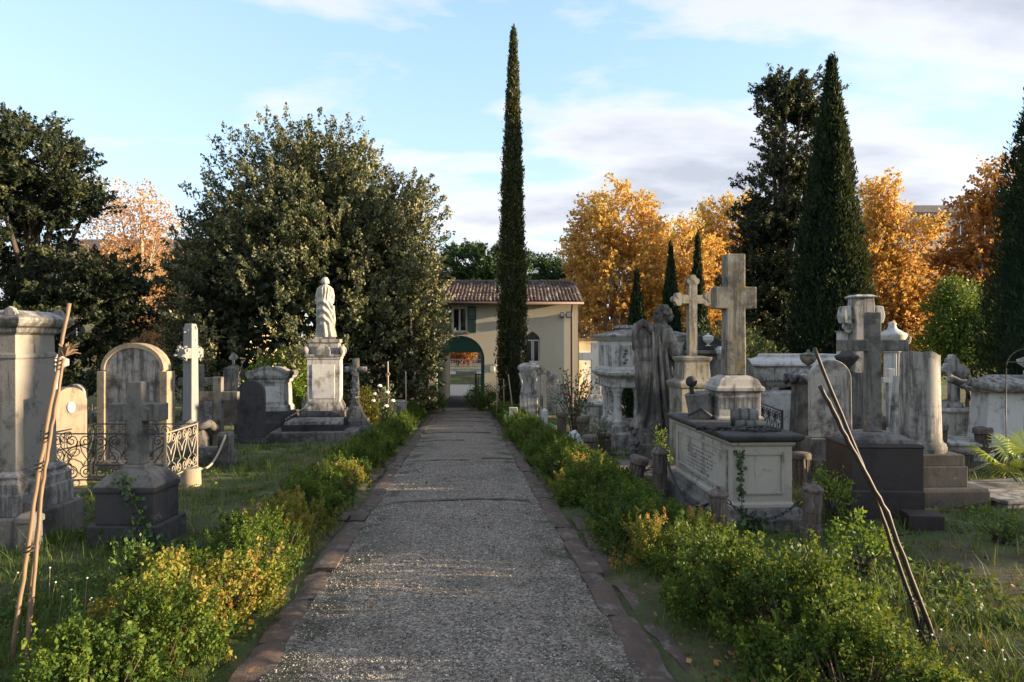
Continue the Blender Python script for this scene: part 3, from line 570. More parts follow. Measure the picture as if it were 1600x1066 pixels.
# umbrella pines beyond the gatehouse
for px_, dd, sc, sd_, lb in ((752, 76., 1.0, 91, 'rounded umbrella pine beyond the gatehouse roof, next to the holm oak'), (842, 80., .92, 92, 'umbrella pine beyond the gatehouse roof, directly behind the pencil cypress'), (892, 88., .9, 93, 'umbrella pine beyond the gatehouse roof, next to the golden plane')):
    tree('umbrella_pine', lb, (X(px_, dd), dd, gz(dd)), [(0, 0, 11.0 * sc, 4.6, 4, 2.3 * sc), (-2.4, 0, 9.6 * sc, 2.6, 2.6, 1.7), (2.5, 0, 9.8 * sc, 2.6, 2.6, 1.8), (0, 0, 8.8 * sc, 4.2, 3, 1.8)], 190, 15, .3, .42, .17, 'leaf_pine', sd_, trunk=(.4, 10 * sc), nl=26, group='umbrella pines beyond the gatehouse', shell=.6, up=.7, ns=9, R1=.55, tall=.7, deep=.4)
# shrubs
def shrub(name, label, px_, d, lobes, n, per, cr, L, Wd, mat, seed, cat='shrub', nl=22, group=None):
    t = thing(name, label, cat, (X(px_, d), d, gz(d)), 0, group); V, Q, ti, C = crown(lobes, n, per, cr, L, Wd, seed, shell=.4, up=.5)
    b = MB(); g = random.Random(seed)
    for i in range(nl):
        c = Vector(C[g.randrange(len(C))]); b.tube([(g.uniform(-.12, .12), g.uniform(-.12, .12), -.05), (c.x * .3, c.y * .3, c.z * .45), c], [.016, .011, .004], 5)
    b.build('stem', MAT['bark_dark'], t, True); mesh_obj('foliage', np_mesh('foliage', V, Q, ti), MAT[mat], t); return t
shrub('leafy_shrub', 'bright green leafy shrub behind the arched white tomb', 436, 24.5, [(0, 0, 1.5, 1.15, .9, .95), (-.6, 0, 1.2, .8, .7, .9), (.6, 0, 1.5, .7, .6, 1.1), (.3, 0, 2.3, .35, .35, .4)], 230, 40, .16, .10, .05, 'leaf_bright', 101)
shrub('oleander_shrub', 'grey-green oleander shrub behind the chest tomb cross', 1150, 24., [(0, 0, 2.2, 1.35, 1.0, 1.5), (-.9, 0, 2.5, .8, .8, 1.2), (.95, 0, 1.9, .8, .7, 1.1)], 300, 40, .17, .15, .03, 'leaf_olive', 102)
shrub('yellow_shrub', 'yellowing bushy shrub beside the rustic cross on rocks', 573, 21.5, [(0, 0, .75, .38, .35, .75), (.15, 0, .5, .4, .35, .5)], 90, 34, .1, .07, .035, 'leaf_box_yellow', 103)
shrub('dark_shrub', 'dark rounded shrub at the right jamb of the gate arch', 752, 32.5, [(0, 0, .6, .75, .6, .7), (.5, 0, .5, .5, .5, .55)], 130, 36, .12, .08, .04, 'leaf_green', 104)
shrub('fern_shrub', 'low leafy shrub at the left jamb of the gate arch', 657, 31., [(0, 0, .5, .9, .6, .55), (.7, 0, .4, .5, .5, .5)], 130, 36, .12, .11, .035, 'leaf_green', 105)
# ================================================================== gatehouse and the street behind it
def plaster(name, a, b):
    s = NT(name); co = s.objco(); n1 = s.noise(co, .7, 6, .6); n2 = s.noise(co, 25, 4, .6); n3 = s.noise(s.objco((3, 3, .35)), 1.2, 5, .6)
    c = s.mix(n1, a, b); c = s.mix(s.ramp(n3, [(.56, 0.), (.8, .4)]), c, tuple(x * .62 for x in a))
    s.principled(Base_Color=c, Roughness=.92, Normal=s.bump(n2, .25, .01)); MAT[name] = s.m
plaster('plaster_cream', (.70, .61, .45), (.78, .69, .53)); plaster('plaster_yellow', (.50, .37, .18), (.58, .45, .24)); plaster('plaster_white', (.60, .58, .54), (.68, .66, .62))
plaster('paving', (.30, .27, .225), (.40, .36, .30)); plaster('asphalt', (.045, .045, .05), (.07, .07, .07))
def glass(name):
    s = NT(name); s.principled(Base_Color=(.015, .018, .022), Roughness=.08, Specular_IOR_Level=.8); MAT[name] = s.m
glass('window_glass')
def tiles_mat():
    s = NT('roof_tile'); tc = s.n('ShaderNodeTexCoord').outputs['Object']
    at = s.n('ShaderNodeAttribute', attribute_name='tint').outputs['Fac']
    c = s.ramp(at, [(0, (.05, .035, .03)), (.5, (.115, .072, .055)), (.8, (.17, .115, .09)), (1, (.34, .30, .26))])
    c = s.mix(s.ramp(s.noise(tc, 9, 5, .7), [(.5, 0.), (.7, .7)]), c, (.045, .042, .038))
    s.principled(Base_Color=c, Roughness=.9, Normal=s.bump(s.noise(tc, 30, 4), .4, .01)); MAT['roof_tile'] = s.m
tiles_mat()
def gatehouse():
    d0 = 35.0; g0 = gz(36.5) ; t = thing('gatehouse', 'cream two-storey gatehouse with green arched gateway and tiled roof', 'building', (0, d0, g0))
    xl, xr = X(575, d0), X(903, d0); ze = Z(470, d0) - g0; dep = 6.5
    ax0, ax1 = X(683, d0), X(757, d0); ac = (ax0 + ax1) / 2; ar = (ax1 - ax0) / 2; zt = Z(525, d0) - g0; zs = zt - ar
    # front wall built round the arch, the upper window and the pointed window
    wx0, wx1, wz0, wz1 = X(706, d0), X(730, d0), Z(519, d0) - g0, Z(480, d0) - g0
    gx0, gx1, gz0, gzs, gz1 = X(820.5, d0), X(843.5, d0), Z(566, d0) - g0, Z(531, d0) - g0, Z(518, d0) - g0
    m = MB(); th = .45
    def panel(out): m.ext(out, 0, th)
    n = 14; arc = [(ac + ar * math.cos(math.pi * k / n), zs + ar * math.sin(math.pi * k / n)) for k in range(n + 1)]
    panel([(xl, -.3), (ax0, -.3), (ax0, zt), (xl, zt)])
    panel([(ax0, zt)] + arc[n // 2:][::-1][::1]) ; panel(arc[:n // 2 + 1] + [(ax1, zt)])
    panel([(xl, zt), (wx0, zt), (wx0, ze), (xl, ze)]); panel([(wx0, zt), (wx1, zt), (wx1, wz0), (wx0, wz0)]); panel([(wx0, wz1), (wx1, wz1), (wx1, ze), (wx0, ze)])
    panel([(wx1, zt), (gx0, zt), (gx0, ze), (wx1, ze)]); panel([(ax1, -.3), (gx0, -.3), (gx0, zt), (ax1, zt)])
    gc = (gx0 + gx1) / 2; gr = gx1 - gx0; hz = gz1 - gzs
    pl = [(gx0 + (gc - gx0) * math.sin(math.pi / 2 * k / 6) ** 1.0 * (1 if k else 0), gzs + hz * (1 - math.cos(math.pi / 2 * k / 6)) ** .8) for k in range(7)]
    pl = [(gx0 + (gc - gx0) * (k / 6) ** 1.7, gzs + hz * (k / 6) ** .85) for k in range(7)]; pr = [(2 * gc - x, z) for x, z in pl]
    panel([(gx0, -.3), (gx1, -.3), (gx1, gz0), (gx0, gz0)]); panel(pl + [(gc, ze), (gx0, ze)]); panel([(gx1, ze), (gc, ze)] + pr[::-1])
    panel([(gx1, -.3), (xr, -.3), (xr, ze), (gx1, ze)])
    m.box((xr - .2, th + dep / 2, ze / 2 - .15), (.4, dep, ze + .3)); m.box((xl + .2, th + dep / 2, ze / 2 - .15), (.4, dep, ze + .3))
    for s_ in (ax0 - .18, ax1 + .18): m.box((s_, th + dep / 2, zs / 2 - .1), (.3, dep, zs + .3))     # passage walls
    m.box((ac, th + dep / 2, zt + .12), (2 * ar + .4, dep, .15))
    for x0, x1 in ((xl, ax0), (ax1, xr)): m.box(((x0 + x1) / 2, th + dep + .2, ze / 2 - .15), (x1 - x0, .4, ze + .3))
    m.box((ac, th + dep + .2, (zt + ze) / 2 + .02), (2 * ar, .38, ze - zt))
    m.build('wall', MAT['plaster_cream'], t)
    # green lintel filling the head of the arch and the green door jambs
    zl = Z(551, d0) - g0; cw = math.sqrt(max(.01, ar * ar - (zl - zs) ** 2)); lin = MB().ext([(ac - cw, zl), (ac + cw, zl)] + [q for q in arc if q[1] > zl + .01], .12, .2); lin.build('arch_panel', MAT['green_paint'], t)
    for s_ in (1, -1):
        x = ax1 if s_ > 0 else ax0; MB().box((x - s_ * .09, .16, zl / 2), (.18, .1, zl)).build('door_jamb', MAT['green_paint'], t)
    # an open iron gate leaf at the right side of the passage
    gl = MB(); gxx = X(742, d0)
    for (x0, x1, z) in ((gxx, ax1 - .2, .06), (gxx, ax1 - .2, 1.75)): gl.box(((x0 + x1) / 2, .32, z), (x1 - x0, .05, .06))
    for k in range(4): gl.box((gxx + .04 + k * .13, .32, .9), (.09 if k == 0 else .025, .04, 1.72))
    gl.build('gate_leaf', MAT['iron_black'], t)
    # upper window
    wd = MB(); fw = .09
    for x in (wx0 + fw / 2, wx1 - fw / 2, (wx0 + wx1) / 2): wd.box((x, .12, (wz0 + wz1) / 2), (fw, .07, wz1 - wz0))
    for z in (wz0 + fw / 2, wz1 - fw / 2): wd.box(((wx0 + wx1) / 2, .121, z), (wx1 - wx0 - 2 * fw, .065, fw))
    w = wd.build('window', MAT['white_paint'], t); MB().box(((wx0 + wx1) / 2, .15, (wz0 + wz1) / 2), (wx1 - wx0 - .05, .02, wz1 - wz0 - .05)).build('pane', MAT['window_glass'], w)
    MB().box(((wx0 + wx1) / 2, -.03, wz0 - .04), (wx1 - wx0 + .16, .16, .07)).build('sill', MAT['pale_stone'], w)
    for x0, x1 in ((wx1 + .02, wx1 + .46), (wx0 - .46, wx0 - .02)):
        sh = MB(); zc = (wz0 + wz1) / 2; H = wz1 - wz0 + .06
        for x in (x0 + .03, x1 - .03): sh.box((x, -.03, zc), (.06, .05, H))
        for z in (zc - H / 2 + .03, zc, zc + H / 2 - .03): sh.box(((x0 + x1) / 2, -.03, z), (x1 - x0 - .12, .048, .06))
        for k in range(20): sh.box(((x0 + x1) / 2, -.028, zc - H / 2 + .08 + k * (H - .16) / 19), (x1 - x0 - .12, .035, .035))
        sh.build('shutter', MAT['green_paint'], t)
    # pointed window with a pale surround
    pw = MB(); out = pl + pr[::-1][1:]
    for x in (gx0 + .04, gx1 - .04, gc - .03, gc + .05): pw.box((x, .14, (gz0 + gzs) / 2), (.06, .06, gzs - gz0 - .06))
    for z in (gz0 + .03, gzs - .03): pw.box((gc, .139, z), (gx1 - gx0 - .02, .055, .06))
    p = pw.build('pointed_window', MAT['white_paint'], t); MB().ext([(gx0, gz0), (gx1, gz0)] + out[::-1], .17, .2).build('pane', MAT['window_glass'], p)
    fan = MB()
    for k in range(1, 6): fan.box((gx0 + (gx1 - gx0) * k / 6, .16, gzs + hz * .3), (.018, .02, hz * .6))
    fan.build('tracery', MAT['iron_black'], p)
    # roof of half-round tiles
    rg = np.random.default_rng(2); x0, x1 = xl - .3, X(912, 34.4); ridge_y, ridge_z = 3.6, Z(442, 38.6) - g0; ey, ez = -.6, Z(471, 34.4) - g0
    MB().add([(x0, ey, ez - .10), (x1, ey, ez - .10), (x1, ridge_y, ridge_z - .10), (x0, ridge_y, ridge_z - .10), (x0, ey, ez + .0), (x1, ey, ez), (x1, ridge_y, ridge_z), (x0, ridge_y, ridge_z),
              (x0, 7.6, ez - .1), (x1, 7.6, ez - .1), (x0, 7.6, ez), (x1, 7.6, ez)],
             [(3, 2, 1, 0), (4, 5, 6, 7), (0, 1, 5, 4), (2, 3, 8, 9), (7, 6, 11, 10), (8, 10, 11, 9), (1, 2, 6, 5), (2, 9, 11, 6), (3, 0, 4, 7), (8, 3, 7, 10)]).build('roof_deck', MAT['pipe_brown'], t)
    nc = int((x1 - x0) / .19); nr = 12; V = []; Q = []; ti = []
    for r in range(nr):
        for c in range(nc):
            f0, f1 = r / nr, (r + 1.12) / nr; xc = x0 + .1 + c * .19 + rg.uniform(-.012, .012); up = rg.uniform(.0, .025); b = len(V); tt = rg.random()
            for f, rad, lift in ((f0, .085, .045 + up), (f1, .068, .012)):
                yy, zz = ey + (ridge_y - ey) * f, ez + (ridge_z - ez) * f
                for k in range(5):
                    a = math.pi * k / 4; V.append((xc + math.cos(a) * rad, yy, zz + lift + math.sin(a) * rad)); ti.append(tt)
            for k in range(4): Q.append((b + k, b + k + 1, b + 6 + k, b + 5 + k))
            Q.append((b, b + 4, b + 3, b + 1))
    rt = mesh_obj('roof_tile', np_mesh('roof_tile', V, Q, ti), MAT['roof_tile'], t); rt['kind'] = 'stuff'
    rb = MB()
    for k in range(int((x1 - x0) / .42)):
        xx = x0 + .2 + k * .42; rb.tube([(xx - .2, ridge_y, ridge_z + .06 + rnd.uniform(0, .03)), (xx + .24, ridge_y, ridge_z + .05)], [.11, .095], 8)
    rb.build('ridge_tile', MAT['sandstone'], t)
    MB().tube([(x0, ey - .07, ez - .1), (x1, ey - .07, ez - .1)], .075, 10).build('gutter', MAT['pipe_brown'], t, True)
    xp = X(893, d0); MB().tube([(xp, ey - .05, ez - .12), (xp, -.25, ez - .35), (xp, -.07, ez - .6), (xp, -.07, .05)], .05, 8).build('drain_pipe', MAT['pipe_brown'], t, True)
    MB().box((X(781, 34.8), .8, Z(455, 36) - g0 + .1), (.16, .16, .5)).build('flue', MAT['white_paint'], t)
    for (pxx, s_) in ((878, .8), (888, 1.0)):
        zc = Z(492, d0) - g0; xx = X(pxx, d0); f_ = MB().box((xx, -.16, zc), (.26 * s_, .14, .3 * s_), taper=.9).box((xx, -.05, zc + .02), (.06, .12, .06))
        q = f_.build('floodlight', MAT['iron_dark'], t, bevel=.01); MB().box((xx, -.235, zc), (.2 * s_, .012, .22 * s_)).build('lens', MAT['metal_grey'], q)
    MB().box((X(769, d0), -.04, Z(577, d0) - g0), (.22, .08, .26)).box((X(774, d0), -.03, Z(570, d0) - g0), (.1, .06, .14)).build('meter_box', MAT['white_paint'], t, bevel=.01)
    MB().box((X(668, d0), -.04, Z(593, d0) - g0), (.12, .06, .75)).build('notice_board', MAT['iron_dark'], t)
    # annex with terrace to the right
    a = thing('terrace_annex', 'low cream annex with railed roof terrace beside the gatehouse', 'building', (0, 36.5, g0)); da = 36.5
    x0, x1 = X(905, da), X(1010, da); z1 = Z(533, da) - g0
    MB().box(((x0 + x1) / 2, 1.5, z1 / 2), (x1 - x0, 3, z1)).build('wall', MAT['plaster_cream'], a)
    MB().box(((x0 + x1) / 2, 1.4, z1 + .08), (x1 - x0 + .1, 3.2, .14)).build('coping', MAT['sandstone'], a)
    rl = MB(); rl.box(((x0 + x1) / 2, .05, z1 + .98), (x1 - x0, .05, .05))
    for k in range(28): rl.box((x0 + (x1 - x0) * (k + .5) / 28, .05, z1 + .56), (.025, .025, .82))
    rl.build('railing', MAT['iron_black'], a)
    w = MB().box((X(922, da), -.02, Z(573, da) - g0), (.85, .08, 1.7)).build('blind_panel', MAT['white_paint'], a)
    MB().box((X(941, da), -.03, Z(590, da) - g0), (.5, .06, 2.6)).build('door', MAT['sandstone'], a)
    MB().box((X(985, da), -.03, Z(590, da) - g0), (1.6, .06, 2.2)).build('side_panel', MAT['grey_stone'], a)
gatehouse()
def sheet(name, x0, x1, y0, y1, z, mat, kind='structure'):
    o = mesh_obj(name, MB().box(((x0 + x1) / 2, (y0 + y1) / 2, z - .04), (x1 - x0, y1 - y0, .08)).mesh(name), MAT[mat]); o['kind'] = kind; return o
sheet('pavement', -14, 9, 34.35, 43.2, gz(40) + .03, 'asphalt'); sheet('forecourt', -20, 20, 43.2, 55.5, gz(40) + .02, 'paving'); sheet('road', -60, 60, 66, 80, -.53, 'asphalt')
w = thing('boundary_wall', 'low rendered boundary wall across the forecourt behind the gatehouse', 'wall', (X(700, 55.7), 55.7, gz(40)))
for x0, x1 in ((-15, X(715, 55.7) - X(700, 55.7)), (X(740, 55.7) - X(700, 55.7), 15)): MB().box(((x0 + x1) / 2, 0, .55), (x1 - x0, .3, 1.1)).build('wall_panel', MAT['plaster_white'], w)
MB().box((0, 0, 1.16), (30, .4, .12)).build('coping', MAT['pale_stone'], w)
gp = thing('sliding_gate', 'grey sheet-metal gate in the low forecourt wall', 'gate', (X(728, 55.4), 55.4, gz(40)))
for k in range(4): MB().box((-.62 + k * .42, 0, .52), (.4, .06, 1.0)).build('panel', MAT['gate_grey'], gp, bevel=.01)
rl = thing('street_railing', 'thin grey metal railing on top of the forecourt wall', 'railing', (X(700, 55.7), 55.7, gz(40) + 1.22))
b = MB().box((0, 0, .75), (30, .05, .05))
for k in range(150): b.box((-15 + k * .2, 0, .37), (.03, .03, .74))
b.build('bar', MAT['metal_grey'], rl)
def car(label, pxx, d, mat):
    c = thing('parked_car', label, 'car', (X(pxx, d), d, gz(d) + .01), R(0), 'cars on the street behind the gatehouse'); b = MB()
    prof = [(-2.0, .35), (-2.05, .65), (-1.85, .85), (-1.1, .95), (-.5, 1.4), (.75, 1.44), (1.5, 1.0), (1.95, .92), (2.05, .6), (2.0, .35)]
    b.ext(prof, -.82, .82); b.build('body', MAT[mat], c, bevel=.08)
    MB().ext([(-.95, .97), (-.48, 1.34), (.7, 1.37), (1.3, 1.0)], -.83, .83).build('side_window', MAT['window_glass'], c)
    for x in (-1.3, 1.3):
        for y in (-.75, .75): wv = MB().tube([(x, y - .1, .33), (x, y + .1, .33)], .33, 16).build('wheel', MAT['rubber'], c, 'auto'); MB().tube([(x, y - .11, .33), (x, y + .11, .33)], .18, 12).build('rim', MAT['metal_grey'], wv)
    MB().box((-2.0, 0, .68), (.12, 1.4, .14)).build('headlight', MAT['white_paint'], c)
car('dark blue car parked on the street seen through the gate arch', 776, 86., 'car_paint')
car('red car parked on the street behind the white crosses', 1500, 62., 'red_paint')
tree('red_tree', 'small red-leaved tree on the street seen through the gate arch', (X(716, 66), 66., -.55), [(0, 0, 1.4, 1.3, 1.0, 1.0), (.8, 0, 1.2, .9, .8, .7)], 150, 30, .25, .2, .14, 'leaf_rust', 111, trunk=(.1, 1.5), nl=12)
# ------------------------------------------------------------------ houses far behind the trees
def villa(name, label, pxc, d, wpx, top, mat, wins, roof='sandstone', g=None):
    gg = gz(d); t = thing(name, label, 'building', (X(pxc, d), d, gg)); w = wpx * d / F; h = Z(top, d) - gg
    MB().box((0, 4, h / 2), (w, 8, h)).build('wall', MAT[mat], t); MB().box((0, 4, h + .15), (w + 1.2, 9.2, .3)).build('eaves', MAT['pale_stone'], t)
    MB().stack([(w / 2 + .7, 4.7, h + .3), (w / 2 - 1.5, .4, h + 1.9)], 0, 4).build('roof', MAT[roof], t)
    nx, ny, ww, wh, ar = wins
    for i in range(nx):
        for j in range(ny):
            x = -w / 2 + w * (i + .5) / nx; z = h * (j + .55) / ny; out = arch(ww, wh * .8 if ar else wh, wh, 8); o = MB().ext([(x + a, z - wh / 2 + b_) for a, b_ in out], -.06, .03).build('window', MAT['window_glass'], t)
            MB().box((x, -.08, z - wh / 2 - .08), (ww + .3, .2, .12)).build('sill', MAT['pale_stone'], o); MB().box((x, -.07, z), (.07, .04, wh - .1)).build('frame', MAT['white_paint'], o)
villa('street_house', 'long pale house across the street behind the gatehouse', 735, 100., 330, 472, 'plaster_white', (9, 2, 1.2, 2.0, False))
villa('yellow_villa', 'ochre villa with arched windows glimpsed between conifer and holm oak', 215, 56., 330, 400, 'plaster_yellow', (7, 2, 1.3, 2.6, True))
villa('white_apartments', 'pale apartment block with flat eaves behind the golden and russet planes', 1500, 74., 190, 338, 'plaster_white', (5, 5, 1.1, 1.7, False))
# ================================================================== figures in stone
def remesh(b, name, voxel, smooth_it=4):
    me = b.mesh(name); o = bpy.data.objects.new('tmp', me); link(o)
    r = o.modifiers.new('r', 'REMESH'); r.mode = 'VOXEL'; r.voxel_size = voxel
    if smooth_it: s = o.modifiers.new('s', 'SMOOTH'); s.iterations = smooth_it; s.factor = .5
    dg = bpy.context.evaluated_depsgraph_get(); out = bpy.data.meshes.new_from_object(o.evaluated_get(dg)); out.name = name; out.materials.clear()
    bpy.data.objects.remove(o); bpy.data.meshes.remove(me); out.shade_smooth(); return out
def loft(b, rings, n=72, fold=None):             # rings: (z, cx, cy, rx, ry); fold(theta, z) multiplies the radius
    zs = [r[0] for r in rings]; vs = []; fs = []; m = 70
    for j in range(m + 1):
        z = zs[0] + (zs[-1] - zs[0]) * j / m; c = [float(np.interp(z, zs, [r[i] for r in rings])) for i in range(1, 5)]
        for k in range(n):
            a = 2 * math.pi * k / n; f = fold(a, z) if fold else 1.0
            vs.append((c[0] + math.cos(a) * c[2] * f, c[1] + math.sin(a) * c[3] * f, z))
    for j in range(m):
        for k in range(n): fs.append((j * n + k, j * n + (k + 1) % n, (j + 1) * n + (k + 1) % n, (j + 1) * n + k))
    fs += [tuple(reversed(range(n))), tuple(range(m * n, m * n + n))]; b.add(vs, fs)
def sst(a, b_, x): t = max(0, min(1, (x - a) / (b_ - a))); return t * t * (3 - 2 * t)
def draped_statue_mesh():                         # woman seen from behind, cloak to the waist, mantle swept across the skirt; 1.0 tall
    b = MB()
    def fold(a, z):
        v = .085 * math.sin(11 * a + 3 * z) * sst(.85, .5, z) + .05 * math.sin(7 * a + 1.3) * sst(.6, .05, z)
        back = sst(-.2, .8, -math.sin(a))
        sw = .15 * back * math.sin(46 * (z + .13 * math.cos(a) ** 2 + .10 * math.cos(a)) ) * sst(.14, .28, z) * sst(.66, .56, z)
        up = .09 * math.sin(15 * a) * sst(.6, .66, z) * sst(.9, .8, z)
        return 1 + v * (1 - .6 * back * sst(.14, .28, z) * sst(.66, .56, z)) + sw + up
    loft(b, [(0, .01, 0, .165, .15), (.05, .01, 0, .155, .14), (.2, 0, 0, .135, .125), (.45, -.005, 0, .132, .12), (.58, -.012, 0, .118, .11), (.66, -.006, 0, .10, .088), (.74, .0, 0, .115, .09), (.80, 0, 0, .125, .085), (.845, 0, 0, .085, .07), (.87, 0, 0, .042, .045)], fold=fold)
    b.tube([(0, 0, .84), (.0, -.005, .90)], [.045, .04], 14)
    b.ball((.0, .0, .925), (.052, .06, .07), 20, 14); b.ball((0, -.02, .938), (.057, .058, .058), 18, 12); b.ball((0, -.075, .905), (.036, .034, .034), 14, 10)
    b.ball((0, .066, .915), (.014, .02, .016), 10, 8)
    for k in range(9): b.tube([(.066 * math.sin(R(20 * k - 80)), -.02 - .05 * math.cos(R(20 * k - 80)), .885), (.06 * math.sin(R(20 * k - 80)), -.03 - .055 * math.cos(R(20 * k - 80)), .93), (.03 * math.sin(R(20 * k - 80)), -.02 - .03 * math.cos(R(20 * k - 80)), .988)], .009, 6)
    b.tube([(-.09, 0, .80), (-.122, 0, .68), (-.122, .03, .56), (-.08, .12, .54)], [.042, .036, .032, .022], 12)
    b.tube([(.09, 0, .80), (.118, .01, .69), (.112, .06, .58), (.07, .14, .60)], [.042, .036, .032, .022], 12)
    b.tube([(.12, -.05, .52), (.135, -.02, .3), (.12, 0, .04)], [.03, .035, .028], 10)
    return remesh(b, 'figure', .0062, 1)
def angel_mesh():                                 # robed angel seen from behind, turned to +x, head bowed; 1.0 tall
    b = MB()
    def fold(a, z):
        k = sst(.95, .55, z)
        return 1 + k * (.08 * math.sin(9 * a + 2.2 * z) + .075 * math.sin(15 * a - 3 * z + 1) + .045 * math.sin(23 * a)) + .02 * math.sin(12 * a) * (1 - k)
    loft(b, [(0, -.015, .0, .185, .16), (.03, -.015, 0, .175, .15), (.12, .0, 0, .142, .13), (.3, .005, 0, .125, .12), (.5, .01, 0, .113, .11), (.66, .012, 0, .103, .10), (.76, .02, 0, .098, .098), (.82, .03, 0, .085, .085), (.855, .045, .0, .05, .055), (.875, .052, 0, .035, .038)], fold=fold)
    b.tube([(.05, 0, .85), (.07, 0, .895)], [.034, .03], 14)
    b.ball((.088, .0, .922), (.06, .053, .064), 18, 14); b.ball((.150, -.004, .908), (.014, .012, .016), 10, 8); b.ball((.125, 0, .882), (.024, .026, .02), 10, 8); b.ball((.143, 0, .890), (.008, .016, .006), 8, 6)
    g = random.Random(4)
    for k in range(46):                            # curls
        a = g.uniform(1.0, 5.3); p = g.uniform(-.35, 1.35); b.ball((.075 + math.cos(a) * math.cos(p) * .066, math.sin(a) * math.cos(p) * .062, .935 + math.sin(p) * .058), g.uniform(.014, .022), 8, 6)
    for k in range(14): a = g.uniform(2.0, 4.3); b.ball((.055 + math.cos(a) * .058, math.sin(a) * .056, .882 + g.uniform(-.012, .025)), .019, 8, 6)
    # near arm in a long open sleeve, hand low in front
    b.tube([(.065, -.075, .80), (.095, -.10, .70), (.125, -.095, .60), (.158, -.06, .52)], [.045, .05, .046, .034], 14); b.tube([(.15, -.07, .53), (.165, -.06, .46), (.15, -.05, .40)], [.036, .03, .01], 10)
    b.tube([(.155, -.05, .53), (.172, -.035, .50), (.176, -.03, .47)], [.02, .018, .012], 8)
    for k in range(4): b.tube([(.17, -.045 + .011 * k, .485), (.178, -.045 + .011 * k, .462), (.174, -.045 + .011 * k, .445)], [.006, .006, .004], 6)
    b.tube([(.065, .075, .80), (.11, .085, .68), (.15, .05, .58), (.165, 0, .52)], [.045, .045, .038, .02], 12)
    for k in range(3): b.tube([(-.06 + .05 * k, -.10, .78), (-.05 + .05 * k, -.128, .5), (-.03 + .05 * k, -.14, .2), (-.02 + .06 * k, -.155, .02)], [.008, .016, .018, .02], 8)
    return remesh(b, 'figure', .0062, 1)
def wing_mesh(seed, H=.74):                       # folded wing hanging from the shoulder: overlapping rows of feathers; apex near z=0
    b = MB(); g = random.Random(seed)
    prof = [(0, .0), (-.012, .05), (-.055, .085), (-.10, .085)]
    b.tube([(.02, 0, -.10), (.0, 0, -.03), (-.045, 0, -.005), (-.09, 0, -.03), (-.115, 0, -.11), (-.12, 0, -.22)], [.028, .034, .036, .034, .028, .016], 12, squash=.8)
    for row, (z0, n, l, w) in enumerate(((-.035, 6, .16, .022), (-.10, 6, .19, .022), (-.19, 7, .24, .021), (-.30, 7, .30, .02))):
        for k in range(n):
            u = k / (n - 1); x = -.108 + .112 * u; ll = l * (1.25 - .55 * u) + g.uniform(-.01, .01); zz = z0 - .02 * u
            b.tube([(x, -.006 * row, zz), (x - .004, -.010 - .004 * row, zz - ll * .4), (x + .012, -.004, zz - ll * .8), (x + .022, 0, zz - ll)], [w * .8, w, w * .75, .004], 8, squash=.45)
    for k in range(6):
        u = k / 5; b.tube([(-.10 + .10 * u, 0, -.35), (-.095 + .09 * u, -.004, -.5), (-.06 + .05 * u, 0, -H * (1.0 - .18 * u) + .06), (-.035 + .03 * u, 0, -H * (1.0 - .18 * u))], [.02, .021, .016, .004], 8, squash=.5)
    b.ball((-.05, .012, -.28), (.055, .02, .27), 14, 12)
    return b.mesh('wing', True)
# ================================================================== small repeated things
def chain_mesh(P0, P1, sag, link_l=.055, rad=.006):
    P0, P1 = Vector(P0), Vector(P1); L = (P1 - P0).length * 1.08; n = max(6, int(L / (link_l * .78))); b = MB()
    f = lambda t: P0.lerp(P1, t) - Vector((0, 0, sag * 4 * t * (1 - t)))
    for i in range(n):
        a, c = f(i / n), f((i + 1) / n); t = (c - a).normalized(); s = t.cross(Vector((0, 0, 1))).normalized(); u = s.cross(t); side = s if i % 2 else u; m = (a + c) / 2; h = link_l * .62
        b.tube([m + t * h * math.cos(q) + side * h * .45 * math.sin(q) for q in [6.283 * k / 8 for k in range(9)]], rad, 4, caps=False)
    return b
def chain(label, P0, P1, sag, mat='iron_dark', rad=.007, group='chains between the bollards'):
    o = chain_mesh(P0, P1, sag, .06, rad).build('chain', MAT[mat]); props(o, label, 'chain', group); return o
BOL = {}
def bollard(kind, label, pxx, d, hgt, tilt=(0, 0), r=.115, group='stone bollards round the graves', dz=0.0):
    if kind not in BOL:
        a, c = MB(), MB(); n = 48
        if kind == 'fluted':
            a.lathe([(1.0, -.3), (1.0, .14), (.93, .15), (.93, .80), (.9, .82)], n, flutes=12, fl=(.149, .801), depth=.14); c.lathe([(.95, .82), (1.1, .84), (1.1, .95), (1.0, .99), (.9, 1.0)], n)
        else:
            a.lathe([(1.16, -.3), (1.16, .24), (1.0, .25), (.98, .33), (.96, .335), (.95, .52), (.97, .525), (.96, .86), (1.0, .87)], n, flutes=12, fl=(.334, .522), depth=.13); c.lathe([(1.0, .87), (1.12, .875), (1.14, .91), (1.02, .93), (.6, .985), (.25, 1.0), (.22, 1.03), (.08, 1.05)], n)
        BOL[kind] = (a.mesh('shaft', 'auto'), c.mesh('cap', 'auto'))
        for me in BOL[kind]: me.materials.append(MAT['sandstone'])
    t = thing('stone_bollard', label, 'bollard', (X(pxx, d), d, gz(d) - .03 + dz), rnd.uniform(0, 1.5), group); t.rotation_euler = (tilt[0], tilt[1], 0)
    for nm, me in zip(('shaft', 'cap'), BOL[kind]): o = mesh_obj(nm, me, None, t); o.scale = (r, r, hgt)
    return t
def spiral(c, r, a0, turns, n=26, sgn=1):
    return [(c[0] + r * (1 - .82 * k / n) * math.cos(a0 + sgn * 6.283 * turns * k / n), 0, c[1] + r * (1 - .82 * k / n) * math.sin(a0 + sgn * 6.283 * turns * k / n)) for k in range(n + 1)]
